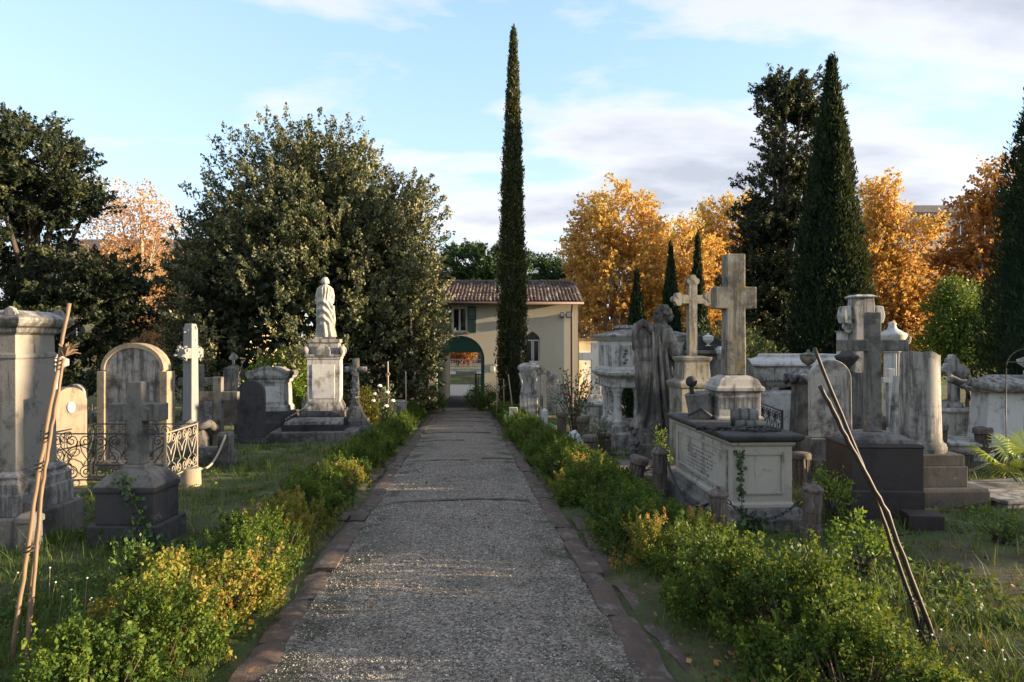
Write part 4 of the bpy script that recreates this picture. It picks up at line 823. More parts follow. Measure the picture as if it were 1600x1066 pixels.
def scroll_mesh(w, h, t=.008):                    # a heart of four spirals filling a w x h field
    b = MB(); r = w * .23
    for s in (-1, 1):
        up = [(s * q[0], q[1], q[2]) for q in spiral((w * .25, h * .5 - r - .012), r, R(-90), 1.6)]; lo = [(s * q[0], q[1], q[2]) for q in spiral((w * .25, -h * .5 + r + .012), r, R(90), 1.6, sgn=-1)]
        mid = [(s * -w * .03, 0, 0)]
        b.tube(list(reversed(up)) + [(s * w * .05, 0, h * .10), (s * w * .0, 0, 0), ] , t, 4)
        b.tube([(s * w * .47, 0, h * .5 - r * 1.1), (s * w * .40, 0, h * .12), (s * w * .10, 0, -h * .16), (s * w * .25, 0, -h * .5 + 2 * r + .012)] + lo, t, 4)
    return b.mesh('scroll')
def fence_panel(parent, P0, P1, h0, h1, n, mat, t=.011):
    P0, P1 = Vector(P0), Vector(P1); ln = (P1 - P0).length; a = math.atan2(P1.y - P0.y, P1.x - P0.x); D = (P1 - P0).normalized()
    for z in (h0, h1): MB().tube([P0 + Vector((0, 0, z)), P1 + Vector((0, 0, z))], t, 4).build('rail', MAT[mat], parent)
    sm = scroll_mesh(ln / n, h1 - h0); sm.materials.append(MAT[mat])
    for k in range(n): mesh_obj('scroll', sm, None, parent, P0 + D * ln * (k + .5) / n + Vector((0, 0, (h0 + h1) / 2)), (0, 0, a))
    return
def fence_post(parent, P, h, mat): MB().box((P[0], P[1], h / 2 - .05), (.03, .03, h + .1)).build('post', MAT[mat], parent)
def headstone(label, pxx, d, wpx, top, mat, thick=.14, spring=None, base=None, rz=None, lean=0, group=None, name='headstone', bmat=None, edge=None):
    p = px(d); t = T(name, label, 'headstone', pxx, d, rz, group); w = p.w(wpx); hb = p.h(base) if base else 0.0; ht = p.h(top); hs = ht - w / 2 if spring is None else p.h(spring)
    MB().ext([(x, z + (hb if z == 0 else 0)) for x, z in arch(w, hs, ht)], -thick / 2, thick / 2).build('slab', MAT[mat], t, 'auto', bevel=.012, rot=(lean, 0, 0))
    if base: MB().stack([(w * .62, thick * 1.1, -.25), (w * .62, thick * 1.1, hb * .55), (w * .58, thick * .95, hb * .6), (w * .56, thick * .9, hb)]).build('base', MAT[bmat or mat], t, bevel=.01)
    TOMB_BOXES.append((X(pxx, d) - w * .6, X(pxx, d) + w * .6, d - .3, d + .3)); return t
def latin_cross(label, pxx, d, shaft, span, top, arm0, arm1, bot, mat, thick=None, rz=None, name='stone_cross', base=None, group=None, bmat=None):
    p = px(d); t = T(name, label, 'cross', pxx, d, rz, group); sw = p.w(shaft); th = thick or sw * .8
    MB().ext(cross_out(sw, p.w(span), p.h(arm1), p.h(arm0), p.h(bot), p.h(top)), -th / 2, th / 2).build('cross', MAT[mat], t, bevel=.01)
    if base: MB().stack([(w_, w_ * dr, z) for w_, dr, z in base]).build('base', MAT[bmat or mat], t, bevel=.012)
    TOMB_BOXES.append((X(pxx, d) - .4, X(pxx, d) + .4, d - .4, d + .4)); return t
def trefoil(b, sw, span, z0, zarm, z1, th, lobe, M=None):      # cross with budded ends
    a = th / 2; b.box((0, 0, (z0 + z1 - lobe) / 2), (sw, th, z1 - lobe - z0), M); b.box((0, 0, zarm), (span - 2 * lobe, th * .98, sw), M)
    for cx, cz, dx, dz in ((0, z1 - lobe, 0, 1), (span / 2 - lobe, zarm, 1, 0), (-span / 2 + lobe, zarm, -1, 0)):
        for q in ((dx, dz), (dz, dx), (-dz, -dx)):
            c = (cx + q[0] * lobe * .55, cz + q[1] * lobe * .55); rr = lobe * .5; th2 = a * (1.03 + .02 * (q[0] + 2 * q[1]))
            b.ext([(c[0] + rr * math.cos(6.283 * k / 12), c[1] + rr * math.sin(6.283 * k / 12)) for k in range(12)], -th2, th2, M)
    return b
def rocks(b, rx, ry, h, n, seed):
    g = random.Random(seed)
    for k in range(n):
        a = g.uniform(0, 6.283); u = g.random(); r = u ** .5; z = h * (1 - r) * g.uniform(.5, 1); s = g.uniform(.22, .4) * min(rx, ry, h * 1.2)
        b.ball((math.cos(a) * r * rx * .8, math.sin(a) * r * ry * .8, z), (s * 1.2, s, s * .8), 7, 5, .22, g)
    b.ball((0, 0, h * .25), (rx * .85, ry * .85, h * .72), 10, 7, .14, g); return b
def urn_prof(s, z): return [(r * s, z + h * s) for r, h in ((.55, 0), (.55, .1), (.25, .18), (.2, .4), (.35, .5), (.75, .8), (.95, 1.2), (1.0, 1.5), (.9, 1.6), (1.05, 1.65), (1.05, 1.75), (.7, 1.9), (.35, 2.0), (.2, 2.1), (.26, 2.25), (.05, 2.4))]
def box_occ(x0, x1, y0, y1): TOMB_BOXES.append((x0, x1, y0, y1))
def ivy(name, label, root, pts, n, seed, size=.05, spread=.06, mat='leaf_ivy'):
    rg = np.random.default_rng(seed); t = thing(name, label, 'ivy', root); P = [Vector(q) for q in pts]
    MB().tube(P, .005, 5).build('vine', MAT['twig'], t); C = []
    for k in range(n): i = rg.integers(0, len(P) - 1); q = P[i].lerp(P[i + 1], rg.random()); C.append((q.x + rg.normal() * spread, q.y - abs(rg.normal()) * .012, q.z + rg.normal() * spread))
    C = np.array(C); ax = rg.normal(size=(n, 3)) * .6 + np.array((0, -.2, -.4)); L = size * rg.uniform(.7, 1.4, n)
    V, Q = leaf_quads(C, ax, L, L * .85, rg, np.tile((0, -1., .2), (n, 1))); mesh_obj('foliage', np_mesh('foliage', V, Q, np.repeat(rg.random(n), 4)), MAT[mat], t); return t
# ================================================================== LEFT of the path
# tall square pedestal with heavy cornice
d = 7.95; p = px(d); cx_, hb = -5.87, .53
t = thing('pedestal_tomb', 'tall square stone pedestal with heavy projecting cornice', 'monument', (cx_, d, gz(d) - .03), 0.0); box_occ(-6.6, -5.25, 7.3, 8.6)
H = lambda y, dd=7.55: Z(y, dd) - gz(d) + .03
MB().stack([(.55, .55, -.2), (.55, .55, H(812, 7.4))]).build('base_block', MAT['grey_stone'], t, bevel=.02)
MB().stack([(.47, .47, H(812, 7.4)), (.47, .47, H(774)), (.455, .455, H(771)), (.455, .455, H(757)), (.42, .42, H(751)), (.43, .43, H(746)), (.36, .36, H(738))]).build('plinth', MAT['grey_marble'], t, bevel=.008)
MB().stack([(.345, .345, H(738)), (.33, .33, H(562)), (.345, .345, H(560)), (.345, .345, H(554)), (.33, .33, H(552)), (.325, .325, H(523))]).build('shaft', MAT['pedestal_stone'], t, bevel=.006)
c = MB().stack([(.33, .33, H(523)), (.37, .37, H(519)), (.38, .38, H(512)), (.43, .43, H(509)), (.46, .46, H(504)), (.475, .475, H(499)), (.475, .475, H(496)), (.40, .40, H(490)), (.30, .30, H(484))]).build('cornice', MAT['grey_marble'], t, bevel=.006)
for sx in (-1, 1):
    for sy in (-1, 1):
        MB().ext([(-.07, 0), (.07, 0), (.07, .05), (.045, .10), (0, .125), (-.045, .10), (-.07, .05)], -.03, .03).build('acroterion', MAT['grey_marble'], c, bevel=.008, loc=(sx * .33, sy * .40, H(496)), rot=(0, 0, 0))
d = 7.15; t = T('stone_post', 'short square stone post with rounded cap leaning on the pedestal base', 'post', 47, d); MB().stack([(.085, .085, -.2), (.08, .08, .36)]).build('shaft', MAT['grey_stone'], t, bevel=.01)
MB().stack([(.095, .095, .36), (.095, .095, .42), (.06, .06, .455), (.02, .02, .465)]).build('cap', MAT['grey_stone'], t, bevel=.008)
# plain cross on a stepped block
d = 7.75; p = px(d); t = T('cross_monument', 'plain grey stone cross on a stepped dark block with ivy', 'cross', 216, d); box_occ(X(216, d) - .5, X(216, d) + .5, d - .45, d + .4)
MB().stack([(p.w(54), .32, -.2), (p.w(54), .32, p.h(811))]).build('base_block', MAT['dark_stone'], t, bevel=.015, wear=.004)
MB().stack([(p.w(45), .27, p.h(811)), (p.w(45), .27, p.h(764)), (p.w(47), .285, p.h(762)), (p.w(47), .285, p.h(755))]).build('block', MAT['dark_stone'], t, bevel=.012)
MB().stack([(p.w(47), .285, p.h(755)), (p.w(46), .28, p.h(752)), (p.w(36), .21, p.h(740)), (p.w(26), .15, p.h(733)), (p.w(18), .115, p.h(730)), (p.w(18), .115, p.h(727)), (p.w(14.5), .10, p.h(724))]).build('cap', MAT['grey_stone'], t, bevel=.006)
MB().ext(cross_out(p.w(24), p.w(84), p.h(657), p.h(630), p.h(724), p.h(596)), -.085, .085).build('cross', MAT['grey_stone'], t, bevel=.012)
x0 = X(216, 7.4); gg = gz(7.4)
ivy('ivy', 'ivy trailing up the dark block under the plain stone cross', (0, 0, 0), [(x0 + .12, 7.38, gg + .02), (x0 + .05, 7.40, gg + .22), (x0 - .02, 7.42, gg + .4), (x0 - .12, 7.43, gg + .62), (x0 - .2, 7.44, gg + .72)], 110, 3, .055, .05)
ivy('ivy', 'ivy mat with larger leaves at the foot of the plain stone cross', (0, 0, 0), [(x0 - .35, 7.3, gg + .05), (x0 + .05, 7.2, gg + .1), (x0 + .4, 7.15, gg + .06), (x0 + .8, 7.1, gg + .05)], 260, 4, .06, .07)
# scrolled iron enclosure
fy0, fy1 = 10.5, 11.75; xr0, xl0 = X(258, fy0), X(78, fy0); g0 = gz(11.1)
f = thing('iron_fence', 'black scrollwork iron fence with one side coloured as sunlit around the grave', 'fence', (0, 0, g0)); dx = -.0716 * (fy1 - fy0)
hb_, ht_ = Z(750, fy0) - g0, Z(678, fy0) - g0; ht2 = ht_; z3 = Vector((0, 0, 0))
fence_panel(f, (xl0, fy0, 0), (xr0, fy0, 0), hb_, ht_, 4, 'iron_black'); fence_panel(f, (xl0 + dx, fy1, 0), (xr0 + dx, fy1, 0), hb_, ht_, 4, 'iron_black')
fence_panel(f, (xr0, fy0, 0), (xr0 + dx, fy1, 0), hb_, ht_, 3, 'iron_sunlit', .013); fence_panel(f, (xl0, fy0, 0), (xl0 + dx, fy1, 0), hb_, ht_, 3, 'iron_black')
for q, m_ in (((xl0, fy0), 'iron_black'), ((xr0, fy0), 'iron_sunlit'), ((xl0 + dx, fy1), 'iron_black'), ((xr0 + dx, fy1), 'iron_sunlit')): fence_post(f, q, ht_ + .02, m_)
k = T('grave_kerb', 'low stone kerb under the scrollwork iron fence', 'kerb', 168, 11.1, sink=0.05); wk = (xr0 - xl0)
for (x, y, w_, dd) in ((0, -.62, wk, .14), (0, .62, wk, .14), (-wk / 2 + .07, 0, .14, 1.1), (wk / 2 - .07, 0, .14, 1.1)): MB().box((x, y, .02), (w_, dd, .26)).build('kerb_stone', MAT['grey_stone'], k, bevel=.015)
box_occ(xl0 - .2, xr0 + .1, 10.4, 11.9)
d = 11.15; t = headstone('round-topped warm stone with white oval plaque inside the iron fence', 106, d, 46, 605, 'warm_stone', .26, rz=R(52), name='oval_headstone'); p = px(d)
MB().lathe([(1.0, 0), (1.0, .5), (.8, 1.0), (.0, 1.05)], 24).build('plaque', MAT['clean_marble'], t, 'auto', loc=(0, -.128, p.h(636)), rot=(R(90), 0, 0)).scale = (.062, .095, .02)
headstone('pale round-topped stone directly behind the oval-plaque headstone', 118, 12.9, 34, 600, 'grey_marble', .12)
# great arched headstone with shoulders
d = 13.; p = px(d); t = T('arched_headstone', 'large arched grey headstone with raised rim and square shoulders', 'headstone', 212, d); w_ = p.w(100); box_occ(X(160, d), X(270, d), 12.7, 13.3)
MB().ext([(x * .94, z) for x, z in arch(w_, p.h(580), p.h(541))], -.09, .13).build('slab', MAT['grey_marble'], t, 'auto', bevel=.012)
o_, i_ = arch(w_, p.h(578), p.h(536)), arch(w_ * .88, p.h(578), p.h(544)); rim = MB()
out = o_[2:]; inn = i_[2:]; rim.ext(out + inn[::-1], -.12, .16); rim.build('rim', MAT['warm_stone'], t, 'auto', bevel=.008)
for s in (-1, 1): MB().box((s * w_ * .49, .02, p.h(580) / 2), (w_ * .12, .30, p.h(580))).build('shoulder', MAT['warm_stone'], t, bevel=.01)
MB().stack([(w_ * .62, .26, -.2), (w_ * .62, .26, .22), (w_ * .57, .2, .26)]).build('base', MAT['grey_stone'], t, bevel=.012)
latin_cross('small pale cross standing between arched headstone and conifer', 165, 22., 6, 24, 626, 637, 643, 668, 'grey_marble', .12)
latin_cross('smaller cross of the pair far behind the iron fence', 143, 24., 5, 18, 632, 641, 646, 668, 'grey_stone', .12)
# carved pillar glimpsed behind the pedestal
d = 12.; p = px(d); t = T('carved_pillar', 'slim moulded stone pillar half hidden behind the cornice pedestal', 'monument', 66, d); MB().stack([(.2, .2, -.2), (.2, .2, p.h(578)), (.29, .29, p.h(572)), (.29, .29, p.h(562)), (.2, .2, p.h(556)), (.12, .12, p.h(552))]).build('shaft', MAT['white_marble'], t, bevel=.01)
MB().lathe([(r * 1.4, z * 1.0 + p.h(552)) for r, z in ((.05, 0), (.04, .06), (.09, .14), (.09, .22), (.05, .28), (.06, .33), (.02, .42))], 16).build('finial', MAT['white_marble'], t, True)
# white carved cross on rocks with draped anchor
d = 16.; p = px(d); t = T('carved_cross', 'white weathered cross with leafy carved ends on a rocky base', 'cross', 298, d, R(82)); box_occ(X(298, d) - .6, X(298, d) + .6, d - .5, d + .5)
b = MB().stack([(p.w(9.5), .12, p.h(660)), (p.w(8), .11, p.h(515)), (p.w(6), .09, p.h(506))]); b.box((0, 0, p.h(552)), (p.w(40), .2, p.w(16))); b.build('cross', MAT['white_rough'], t, bevel=.015)
g = random.Random(2)
for (x, z) in ((-p.w(19), p.h(552)), (p.w(19), p.h(552)), (0, p.h(520))):
    b = MB()
    for q in range(46): a = g.uniform(0, 6.28); r_ = g.uniform(.05, .13); b.ball((0, 0, 0), (.05, .022, .03), 6, 4, .15, g, Matrix.Translation((x + math.cos(a) * r_, g.uniform(-.11, .11), z + math.sin(a) * r_ * 1.2)) @ Matrix.Rotation(g.uniform(0, 6.28), 4, 'Z') @ Matrix.Rotation(g.uniform(0, 6.28), 4, 'Y'))
    b.box((x, 0, z), (.16, .18, .2)); b.build('leaf_carving', MAT['white_rough'], t, False)
rocks(MB(), .62, .5, p.h(650), 26, 5).build('rock_base', MAT['rock'], t, False)
b = MB().tube([(-.28, -.36, .62), (-.05, -.5, .72), (.2, -.5, .58), (.42, -.42, .35), (.58, -.36, .1)], [.07, .1, .11, .1, .08], 10); b.build('drapery', MAT['grey_stone'], t, True)
latin_cross('grey latin cross beside the dark round-topped stone', 341, 16.2, 13.5, 64, 589, 612, 626, 712, 'grey_stone', .15)
latin_cross('taller narrow cross with one arm hidden behind the grey latin cross', 313, 18., 11, 62, 571, 590, 602, 702, 'grey_stone', .16, R(20))
t = headstone('dark round-topped slab with white lichen streak', 393, 18., 42, 594, 'dark_stone', .16, base=684, bmat='dark_stone')
p = px(18.); b = MB(); b.box((0, 0, 0), (1, 1, 1)); TOMB_BOXES.append((-7.3, -6.2, 17.7, 18.3))
# post, chain and worn blocks
d = 13.6; t = T('square_post', 'square stone post holding the pale rope chain', 'post', 353, d); p = px(d); MB().stack([(.12, .12, -.2), (.12, .12, p.h(682)), (.13, .13, p.h(681)), (.10, .10, p.h(675))]).build('shaft', MAT['grey_stone'], t, bevel=.012)
t = T('worn_block', 'worn mossy stone block lying beside the square post', 'block', 334, 13.9, R(12)); MB().stack([(.42, .24, -.1), (.42, .24, .26), (.34, .18, .40)]).build('block', MAT['rock'], t, bevel=.03, wear=.02)
a0 = Vector((X(353, 13.5), 13.48, Z(680, 13.5))); a1 = Vector((X(297, 11.6), 11.62, Z(722, 11.6)))
o = MB().tube([a0.lerp(a1, k / 16) - Vector((0, 0, .34 * 4 * k / 16 * (1 - k / 16))) for k in range(17)], .022, 7).build('rope_chain', MAT['rope'], None, True); props(o, 'pale rope hanging from the square post to the iron fence', 'rope')
d = 11.3; t = T('stub_post', 'short round stone stub beside the sunlit-coloured fence side', 'post', 298, d); MB().lathe([(.17, -.15), (.165, .02), (.155, .30), (.13, .33)], 24).build('shaft', MAT['warm_stone'], t, 'auto')
# stele with small cross
d = 24.; p = px(d); t = T('cross_stele', 'tapered grey stele topped by a small budded cross', 'monument', 365, d); MB().stack([(.55, .5, -.2), (.55, .5, p.h(622)), (.42, .4, p.h(618)), (.40, .38, p.h(611))]).build('base', MAT['dark_stone'], t, bevel=.02)
MB().stack([(p.w(13), .27, p.h(611)), (p.w(11.5), .24, p.h(576)), (p.w(11), .23, p.h(575)), (.06, .06, p.h(570))]).build('block', MAT['grey_stone'], t, bevel=.01)
b = MB(); trefoil(b, .07, p.w(14), p.h(572), p.h(559), p.h(551), .08, .075); b.build('cross', MAT['grey_marble'], t)
# arched-pediment tomb
d = 21.; p = px(d); t = T('pediment_tomb', 'white marble tomb with curved pediment on a dark base', 'tomb', 425, d); box_occ(X(425, d) - .9, X(425, d) + .9, d - .5, d + .5)
MB().stack([(.95, .55, -.2), (.95, .55, p.h(658)), (.75, .45, p.h(655)), (.72, .43, p.h(641))]).build('base', MAT['dark_stone'], t, bevel=.02)
MB().stack([(p.w(29), .40, p.h(641)), (p.w(29), .40, p.h(634)), (p.w(26), .36, p.h(631)), (p.w(25), .35, p.h(598)), (p.w(27), .37, p.h(596)), (p.w(28), .38, p.h(592))]).build('body', MAT['white_marble'], t, bevel=.01)
MB().box((0, -.352, p.h(615)), (p.w(38), .03, p.w(24))).build('panel', MAT['clean_marble'], t, bevel=.012)
MB().stack([(p.w(29), .4, p.h(592)), (p.w(32), .43, p.h(589)), (p.w(32), .43, p.h(587))]).build('cornice', MAT['grey_marble'], t, bevel=.008)
pm = MB().ext([(p.w(27) * math.cos(math.pi * k / 16), p.h(587) + p.w(14) * math.sin(math.pi * k / 16)) for k in range(17)], -.40, .40).build('pediment', MAT['white_marble'], t, 'auto', bevel=.02)
rim = MB().ext([(p.w(28) * math.cos(math.pi * k / 16), p.h(587) + p.w(15.5) * math.sin(math.pi * k / 16)) for k in range(17)] + [(p.w(24) * math.cos(math.pi * k / 16), p.h(587) + p.w(11) * math.sin(math.pi * k / 16)) for k in range(16, -1, -1)], -.43, -.38).build('rim', MAT['grey_marble'], pm, 'auto')
for s in (-1, 1): MB().tube([(s * p.w(30), -.42, p.h(583)), (s * p.w(30), .42, p.h(583))], p.w(4.5), 12).build('scroll_end', MAT['grey_marble'], t, 'auto')
# statue on its pedestal
d = 20.4; p = px(d); t = T('statue_pedestal', 'tall white marble pedestal with carved pediments under the draped statue', 'pedestal', 508, d, R(9)); box_occ(X(508, d) - .8, X(508, d) + .8, d - .8, d + .8)
MB().stack([(.72, .72, -.2), (.72, .72, p.h(652)), (.62, .62, p.h(650)), (.62, .62, p.h(640))]).build('base_step', MAT['grey_stone'], t, bevel=.02)
MB().stack([(p.w(29), .56, p.h(640)), (p.w(29), .56, p.h(636)), (p.w(26.5), .51, p.h(630)), (p.w(25), .48, p.h(627))]).build('plinth', MAT['grey_marble'], t, bevel=.01)
dd = MB().stack([(p.w(24.5), .47, p.h(627)), (p.w(24.5), .47, p.h(562)), (p.w(26), .5, p.h(560)), (p.w(26), .5, p.h(557))]).build('die', MAT['white_marble'], t, bevel=.01)
MB().box((0, -.475, p.h(595)), (p.w(34), .03, p.w(52))).build('panel', MAT['clean_marble'], dd, bevel=.012); MB().box((.475, 0, p.h(595)), (.03, .55, p.w(52))).build('panel', MAT['clean_marble'], dd, bevel=.012)
MB().stack([(p.w(28), .54, p.h(557)), (p.w(28), .54, p.h(554)), (p.w(24), .46, p.h(552)), (p.w(22), .42, p.h(537)), (p.w(24), .46, p.h(535)), (p.w(24), .46, p.h(530))]).build('cap', MAT['grey_marble'], t, bevel=.008)
for a in (0, 90, 180, 270):
    q = MB().ext(arch(.42, .12, .32, 12), -.03, .03); q.build('pediment', MAT['white_marble'], t, 'auto', bevel=.01, loc=(.52 * math.sin(R(a)), -.52 * math.cos(R(a)), p.h(555)), rot=(0, 0, R(a)))
for sx in (-1, 1):
    for sy in (-1, 1): MB().ball((sx * .5, sy * .5, p.h(548)), (.09, .09, .13), 10, 8).build('corner_acroterion', MAT['grey_marble'], t, True)
st = thing('draped_statue', 'white marble statue of a draped woman seen from behind', 'statue', (X(508, d), d, gz(d) - .03 + p.h(530)), R(14))
MB().stack([(.30, .28, 0), (.30, .28, .05), (.27, .25, .07)]).build('plinth', MAT['grey_marble'], st, bevel=.01)
fg = mesh_obj('figure', draped_statue_mesh(), MAT['statue_marble'], st, (0, 0, .065)); fs_ = p.w(97) - .06; fg.scale = (fs_ * 1.0, fs_ * .95, fs_)
# grave bed with low railing in front of the pedestal
d = 18.9; p = px(d); t = T('grave_bed', 'low stone grave bed with small iron railing before the statue pedestal', 'grave', 497, d, R(5)); box_occ(X(430, d), X(565, d), 18.1, 20)
MB().box((0, .1, .08), (p.w(128), 1.7, .5)).build('platform', MAT['grey_stone'], t, bevel=.025, wear=.006); MB().box((-.05, .1, .40), (p.w(92), 1.2, .2)).build('bed', MAT['dark_stone'], t, bevel=.02)
MB().stack([(p.w(44), .55, .5), (p.w(42), .5, .58)], -.05, .1).build('slab', MAT['grey_marble'], t, bevel=.01)
for (x0, y0, x1, y1) in ((-.88, -.55, .78, -.55), (-.88, .75, .78, .75), (-.88, -.55, -.88, .75), (.78, -.55, .78, .75)):
    b = MB(); 
    for z in (.42, .74): b.tube([(x0, y0, z), (x1, y1, z)], .009, 4)
    for k in range(12):
        u = (k + .5) / 12; c = (x0 + (x1 - x0) * u, y0 + (y1 - y0) * u); ex, ey = (x1 - x0) / 24, (y1 - y0) / 24
        b.tube([(c[0] - ex, c[1] - ey, .42), (c[0], c[1], .70), (c[0] + ex, c[1] + ey, .42)], .006, 4)
    b.build('railing', MAT['iron_dark'], t)
b = MB().tube([(-.82, -.3, .62), (-.45, -.1, .86), (-.2, 0, 1.0)], .02, 6); b.ball((-.17, .01, 1.03), .07, 8, 6); b.build('cast_flower', MAT['rope'], t, True)
# rustic log cross on rocks
d = 19.6; p = px(d); t = T('rustic_cross', 'grey log-shaped cross on a rock pile with steps', 'cross', 556, d); box_occ(X(535, d), X(585, d), 19, 20.3)
for w_, z0, z1 in ((.52, -.2, .22), (.40, .22, .40), (.33, .40, .56)): MB().stack([(w_, w_ * .9, z0), (w_, w_ * .9, z1)]).build('step', MAT['grey_stone'], t, bevel=.02)
rocks(MB(), .30, .28, .46, 16, 9).build('rock_pile', MAT['rock'], t, loc=(0, 0, .55))
g = random.Random(3); b = MB().tube([(g.uniform(-.01, .01), 0, .8 + k * (p.h(560) - .8) / 8) for k in range(9)], [.095 + g.uniform(-.01, .012) for _ in range(9)], 12)
b.tube([(-p.w(17) + k * p.w(34) / 6, 0, p.h(577)) for k in range(7)], [.075 + g.uniform(-.008, .01) for _ in range(7)], 12); b.build('cross', MAT['grey_marble'], t, True)
b = MB()
for k in range(22): b.ball((g.uniform(-.09, .09), -.09, .95 + k * .045), g.uniform(.03, .06), 6, 5, .2, g)
b.build('ivy_carving', MAT['grey_stone'], t)
# stakes, white roses and column stub beyond
def stake(label, pxx, d, top, lean=0.0, r=.03, cat='stake', knot=None):
    t = T('wooden_stake', label, cat, pxx, d, group='garden stakes'); h = Z(top, d) - gz(d) + .03; MB().tube([(0, 0, -.15), (lean * h * .5 + .01, 0, h * .5), (lean * h, 0, h)], [r, r * .9, r * .8], 7).build('pole', MAT['wood_stake'], t, True)
    if knot: g = random.Random(8); b = MB(); [b.ball((lean * h * .8 + g.uniform(-.06, .06), g.uniform(-.05, .05), h * .8 + g.uniform(-.05, .05)), .045, 6, 5, .2, g) for _ in range(7)]; b.build('straw_tie', MAT['bamboo'], t)
stake('pale wooden stake with straw tie above the white roses', 606, 23., 565, knot=1); stake('thin grey stake beside the round column stub', 634, 25., 580)
stake('leftmost stake at the foot of the pencil cypress', 776, 27., 589, r=.022); stake('slanting stake right of the pencil cypress trunk', 803, 26., 585, -.12, .025); stake('middle stake with dry leaves at the pencil cypress', 787, 27.5, 592, r=.022, knot=1)
d = 25.5; t = T('column_stub', 'round pale column stub under the holm oak', 'column', 624, d); MB().lathe([(.26, -.1), (.24, .05), (.22, .75), (.24, .8), (.2, .84)], 20).build('shaft', MAT['pale_stone'], t, 'auto')
def rose(label, pxx, d, h, blooms, n, seed, mat='petal_white', w=.3):
    t = T('rose_bush', label, 'rose', pxx, d); g = random.Random(seed); tips = []; b = MB()
    for k in range(n):
        a = g.uniform(0, 6.28); r = w * g.uniform(.3, 1); z = h * g.uniform(.55, 1); q = (math.cos(a) * r, math.sin(a) * r * .7, z); tips.append(q)
        b.tube([(0, 0, -.05), (q[0] * .25, q[1] * .25, z * .45), (q[0] * .7, q[1] * .7, z * .8), q], [.014, .011, .007, .003], 5)
    b.build('stem', MAT['twig'], t, True); rg = np.random.default_rng(seed); C = []
    for q in tips:
        for _ in range(16): s = rg.uniform(.45, 1.02); C.append(np.array((q[0] * s, q[1] * s, q[2] * s)) + rg.normal(size=3) * .07)
    C = np.array(C); L = rg.uniform(.06, .11, len(C)); V, Q = leaf_quads(C, rg.normal(size=C.shape), L, L * .6, rg); mesh_obj('foliage', np_mesh('foliage', V, Q, np.repeat(rg.random(len(C)), 4)), MAT['leaf_olive'], t)
    for q in blooms:
        b = MB(); b.ball((0, 0, 0), (.03, .03, .035), 8, 6)
        for k in range(12): a = k * 2.4; b.ball((math.cos(a) * (.02 + .003 * k), math.sin(a) * (.02 + .003 * k), .012 - .003 * k), (.03, .03, .028), 7, 5)
        b.build('rose_bloom', MAT[mat], t, True, loc=q)
rose('rose bush with several white blooms beside the yellowing shrub', 600, 20.6, 1.6, [(-.25, -.1, 1.25), (-.1, -.15, 1.5), (.12, -.1, 1.3), (-.3, -.1, 1.05), (.28, -.1, 1.05), (.1, -.2, .9)], 26, 5)
# low weathered graves behind on the left
for i, (pxx, d, w_, h_, mt, lb) in enumerate(((345, 27, .9, 1.0, 'white_marble', 'low white box tomb behind the two grey crosses'), (300, 29, .5, 1.7, 'grey_stone', 'dim grey stone under the oak, left of the stele'), (100, 26, .6, 1.2, 'grey_marble', 'pale stub tomb under the dark conifer'))):
    t = T('box_tomb', lb, 'tomb', pxx, d); MB().stack([(w_ * .6, .45, -.2), (w_ * .6, .45, .25), (w_ * .5, .38, .3), (w_ * .5, .38, h_ - .15), (w_ * .58, .44, h_ - .1), (w_ * .58, .44, h_)]).build('body', MAT[mt], t, bevel=.015)
# ================================================================== RIGHT of the path
# chest tomb: plinth, panelled chest, slab, cross on its own pedestal, carved trophies
A = Vector((X(1137, 8.1), 8.1)); zt = Z(680, 8.1)                     # near left corner of the slab
cr_ = R(3.0); ca, sa = math.cos(cr_), math.sin(cr_); SW_, SL_ = .93, 2.55
g0 = gz(9.3) - .06
t = thing('chest_tomb', 'large pale panelled chest tomb with dark moulded slab inside chained bollards', 'tomb', (A.x + ca * SW_ / 2 - sa * SL_ / 2, A.y + ca * SL_ / 2 + sa * SW_ / 2, g0), cr_)
tx, ty = t.location.x, t.location.y; box_occ(tx - .75, tx + .75, ty - 1.5, ty + 1.5)
h = zt - g0; hw, hl = SW_ / 2, SL_ / 2
MB().stack([(hw + .06, hl + .06, -.2), (hw + .06, hl + .06, .26), (hw + .0, hl + .0, .31), (hw - .02, hl - .02, .37)]).build('plinth', MAT['grey_stone'], t, bevel=.012)
ch = MB().stack([(hw - .075, hl - .075, .37), (hw - .075, hl - .075, .41), (hw - .10, hl - .10, .44), (hw - .10, hl - .10, h - .16), (hw - .07, hl - .07, h - .13), (hw - .07, hl - .07, h - .10)]).build('chest', MAT['chest_stone'], t, bevel=.006)
for (x, y, w_, a) in ((0, -hl + .10, .52, 0), (-hw + .10, 0, 2.05, -90), (hw - .10, 0, 2.05, 90), (0, hl - .10, .52, 180)):
    fr = MB(); H0, H1 = .53, h - .22; e = .035
    for s in (-1, 1): fr.box((s * (w_ / 2 - e / 2), -.008, (H0 + H1) / 2), (e, .03, H1 - H0))
    for z in (H0 + e / 2, H1 - e / 2): fr.box((0, -.009, z), (w_ - 2 * e, .028, e))
    fr.build('panel_frame', MAT['chest_stone'], ch, bevel=.006, loc=(x, y, 0), rot=(0, 0, R(a)))
    if a in (-90,):
        g = random.Random(6); ins = MB()
        for r in range(9):
            u = -.62 + g.uniform(0, .12); e_ = g.uniform(.25, .6)
            while u < e_:
                l = g.uniform(.012, .05); ins.box((u + l / 2, -.0015, h - .36 - r * .052 + g.uniform(-.003, .003)), (l, .004, g.choice((.005, .016, .022)))); u += l + g.uniform(.012, .045)
        io = ins.build('worn_inscription', MAT['grey_stone'], ch, loc=(x, y, 0), rot=(0, 0, R(a))); io['kind'] = 'stuff'
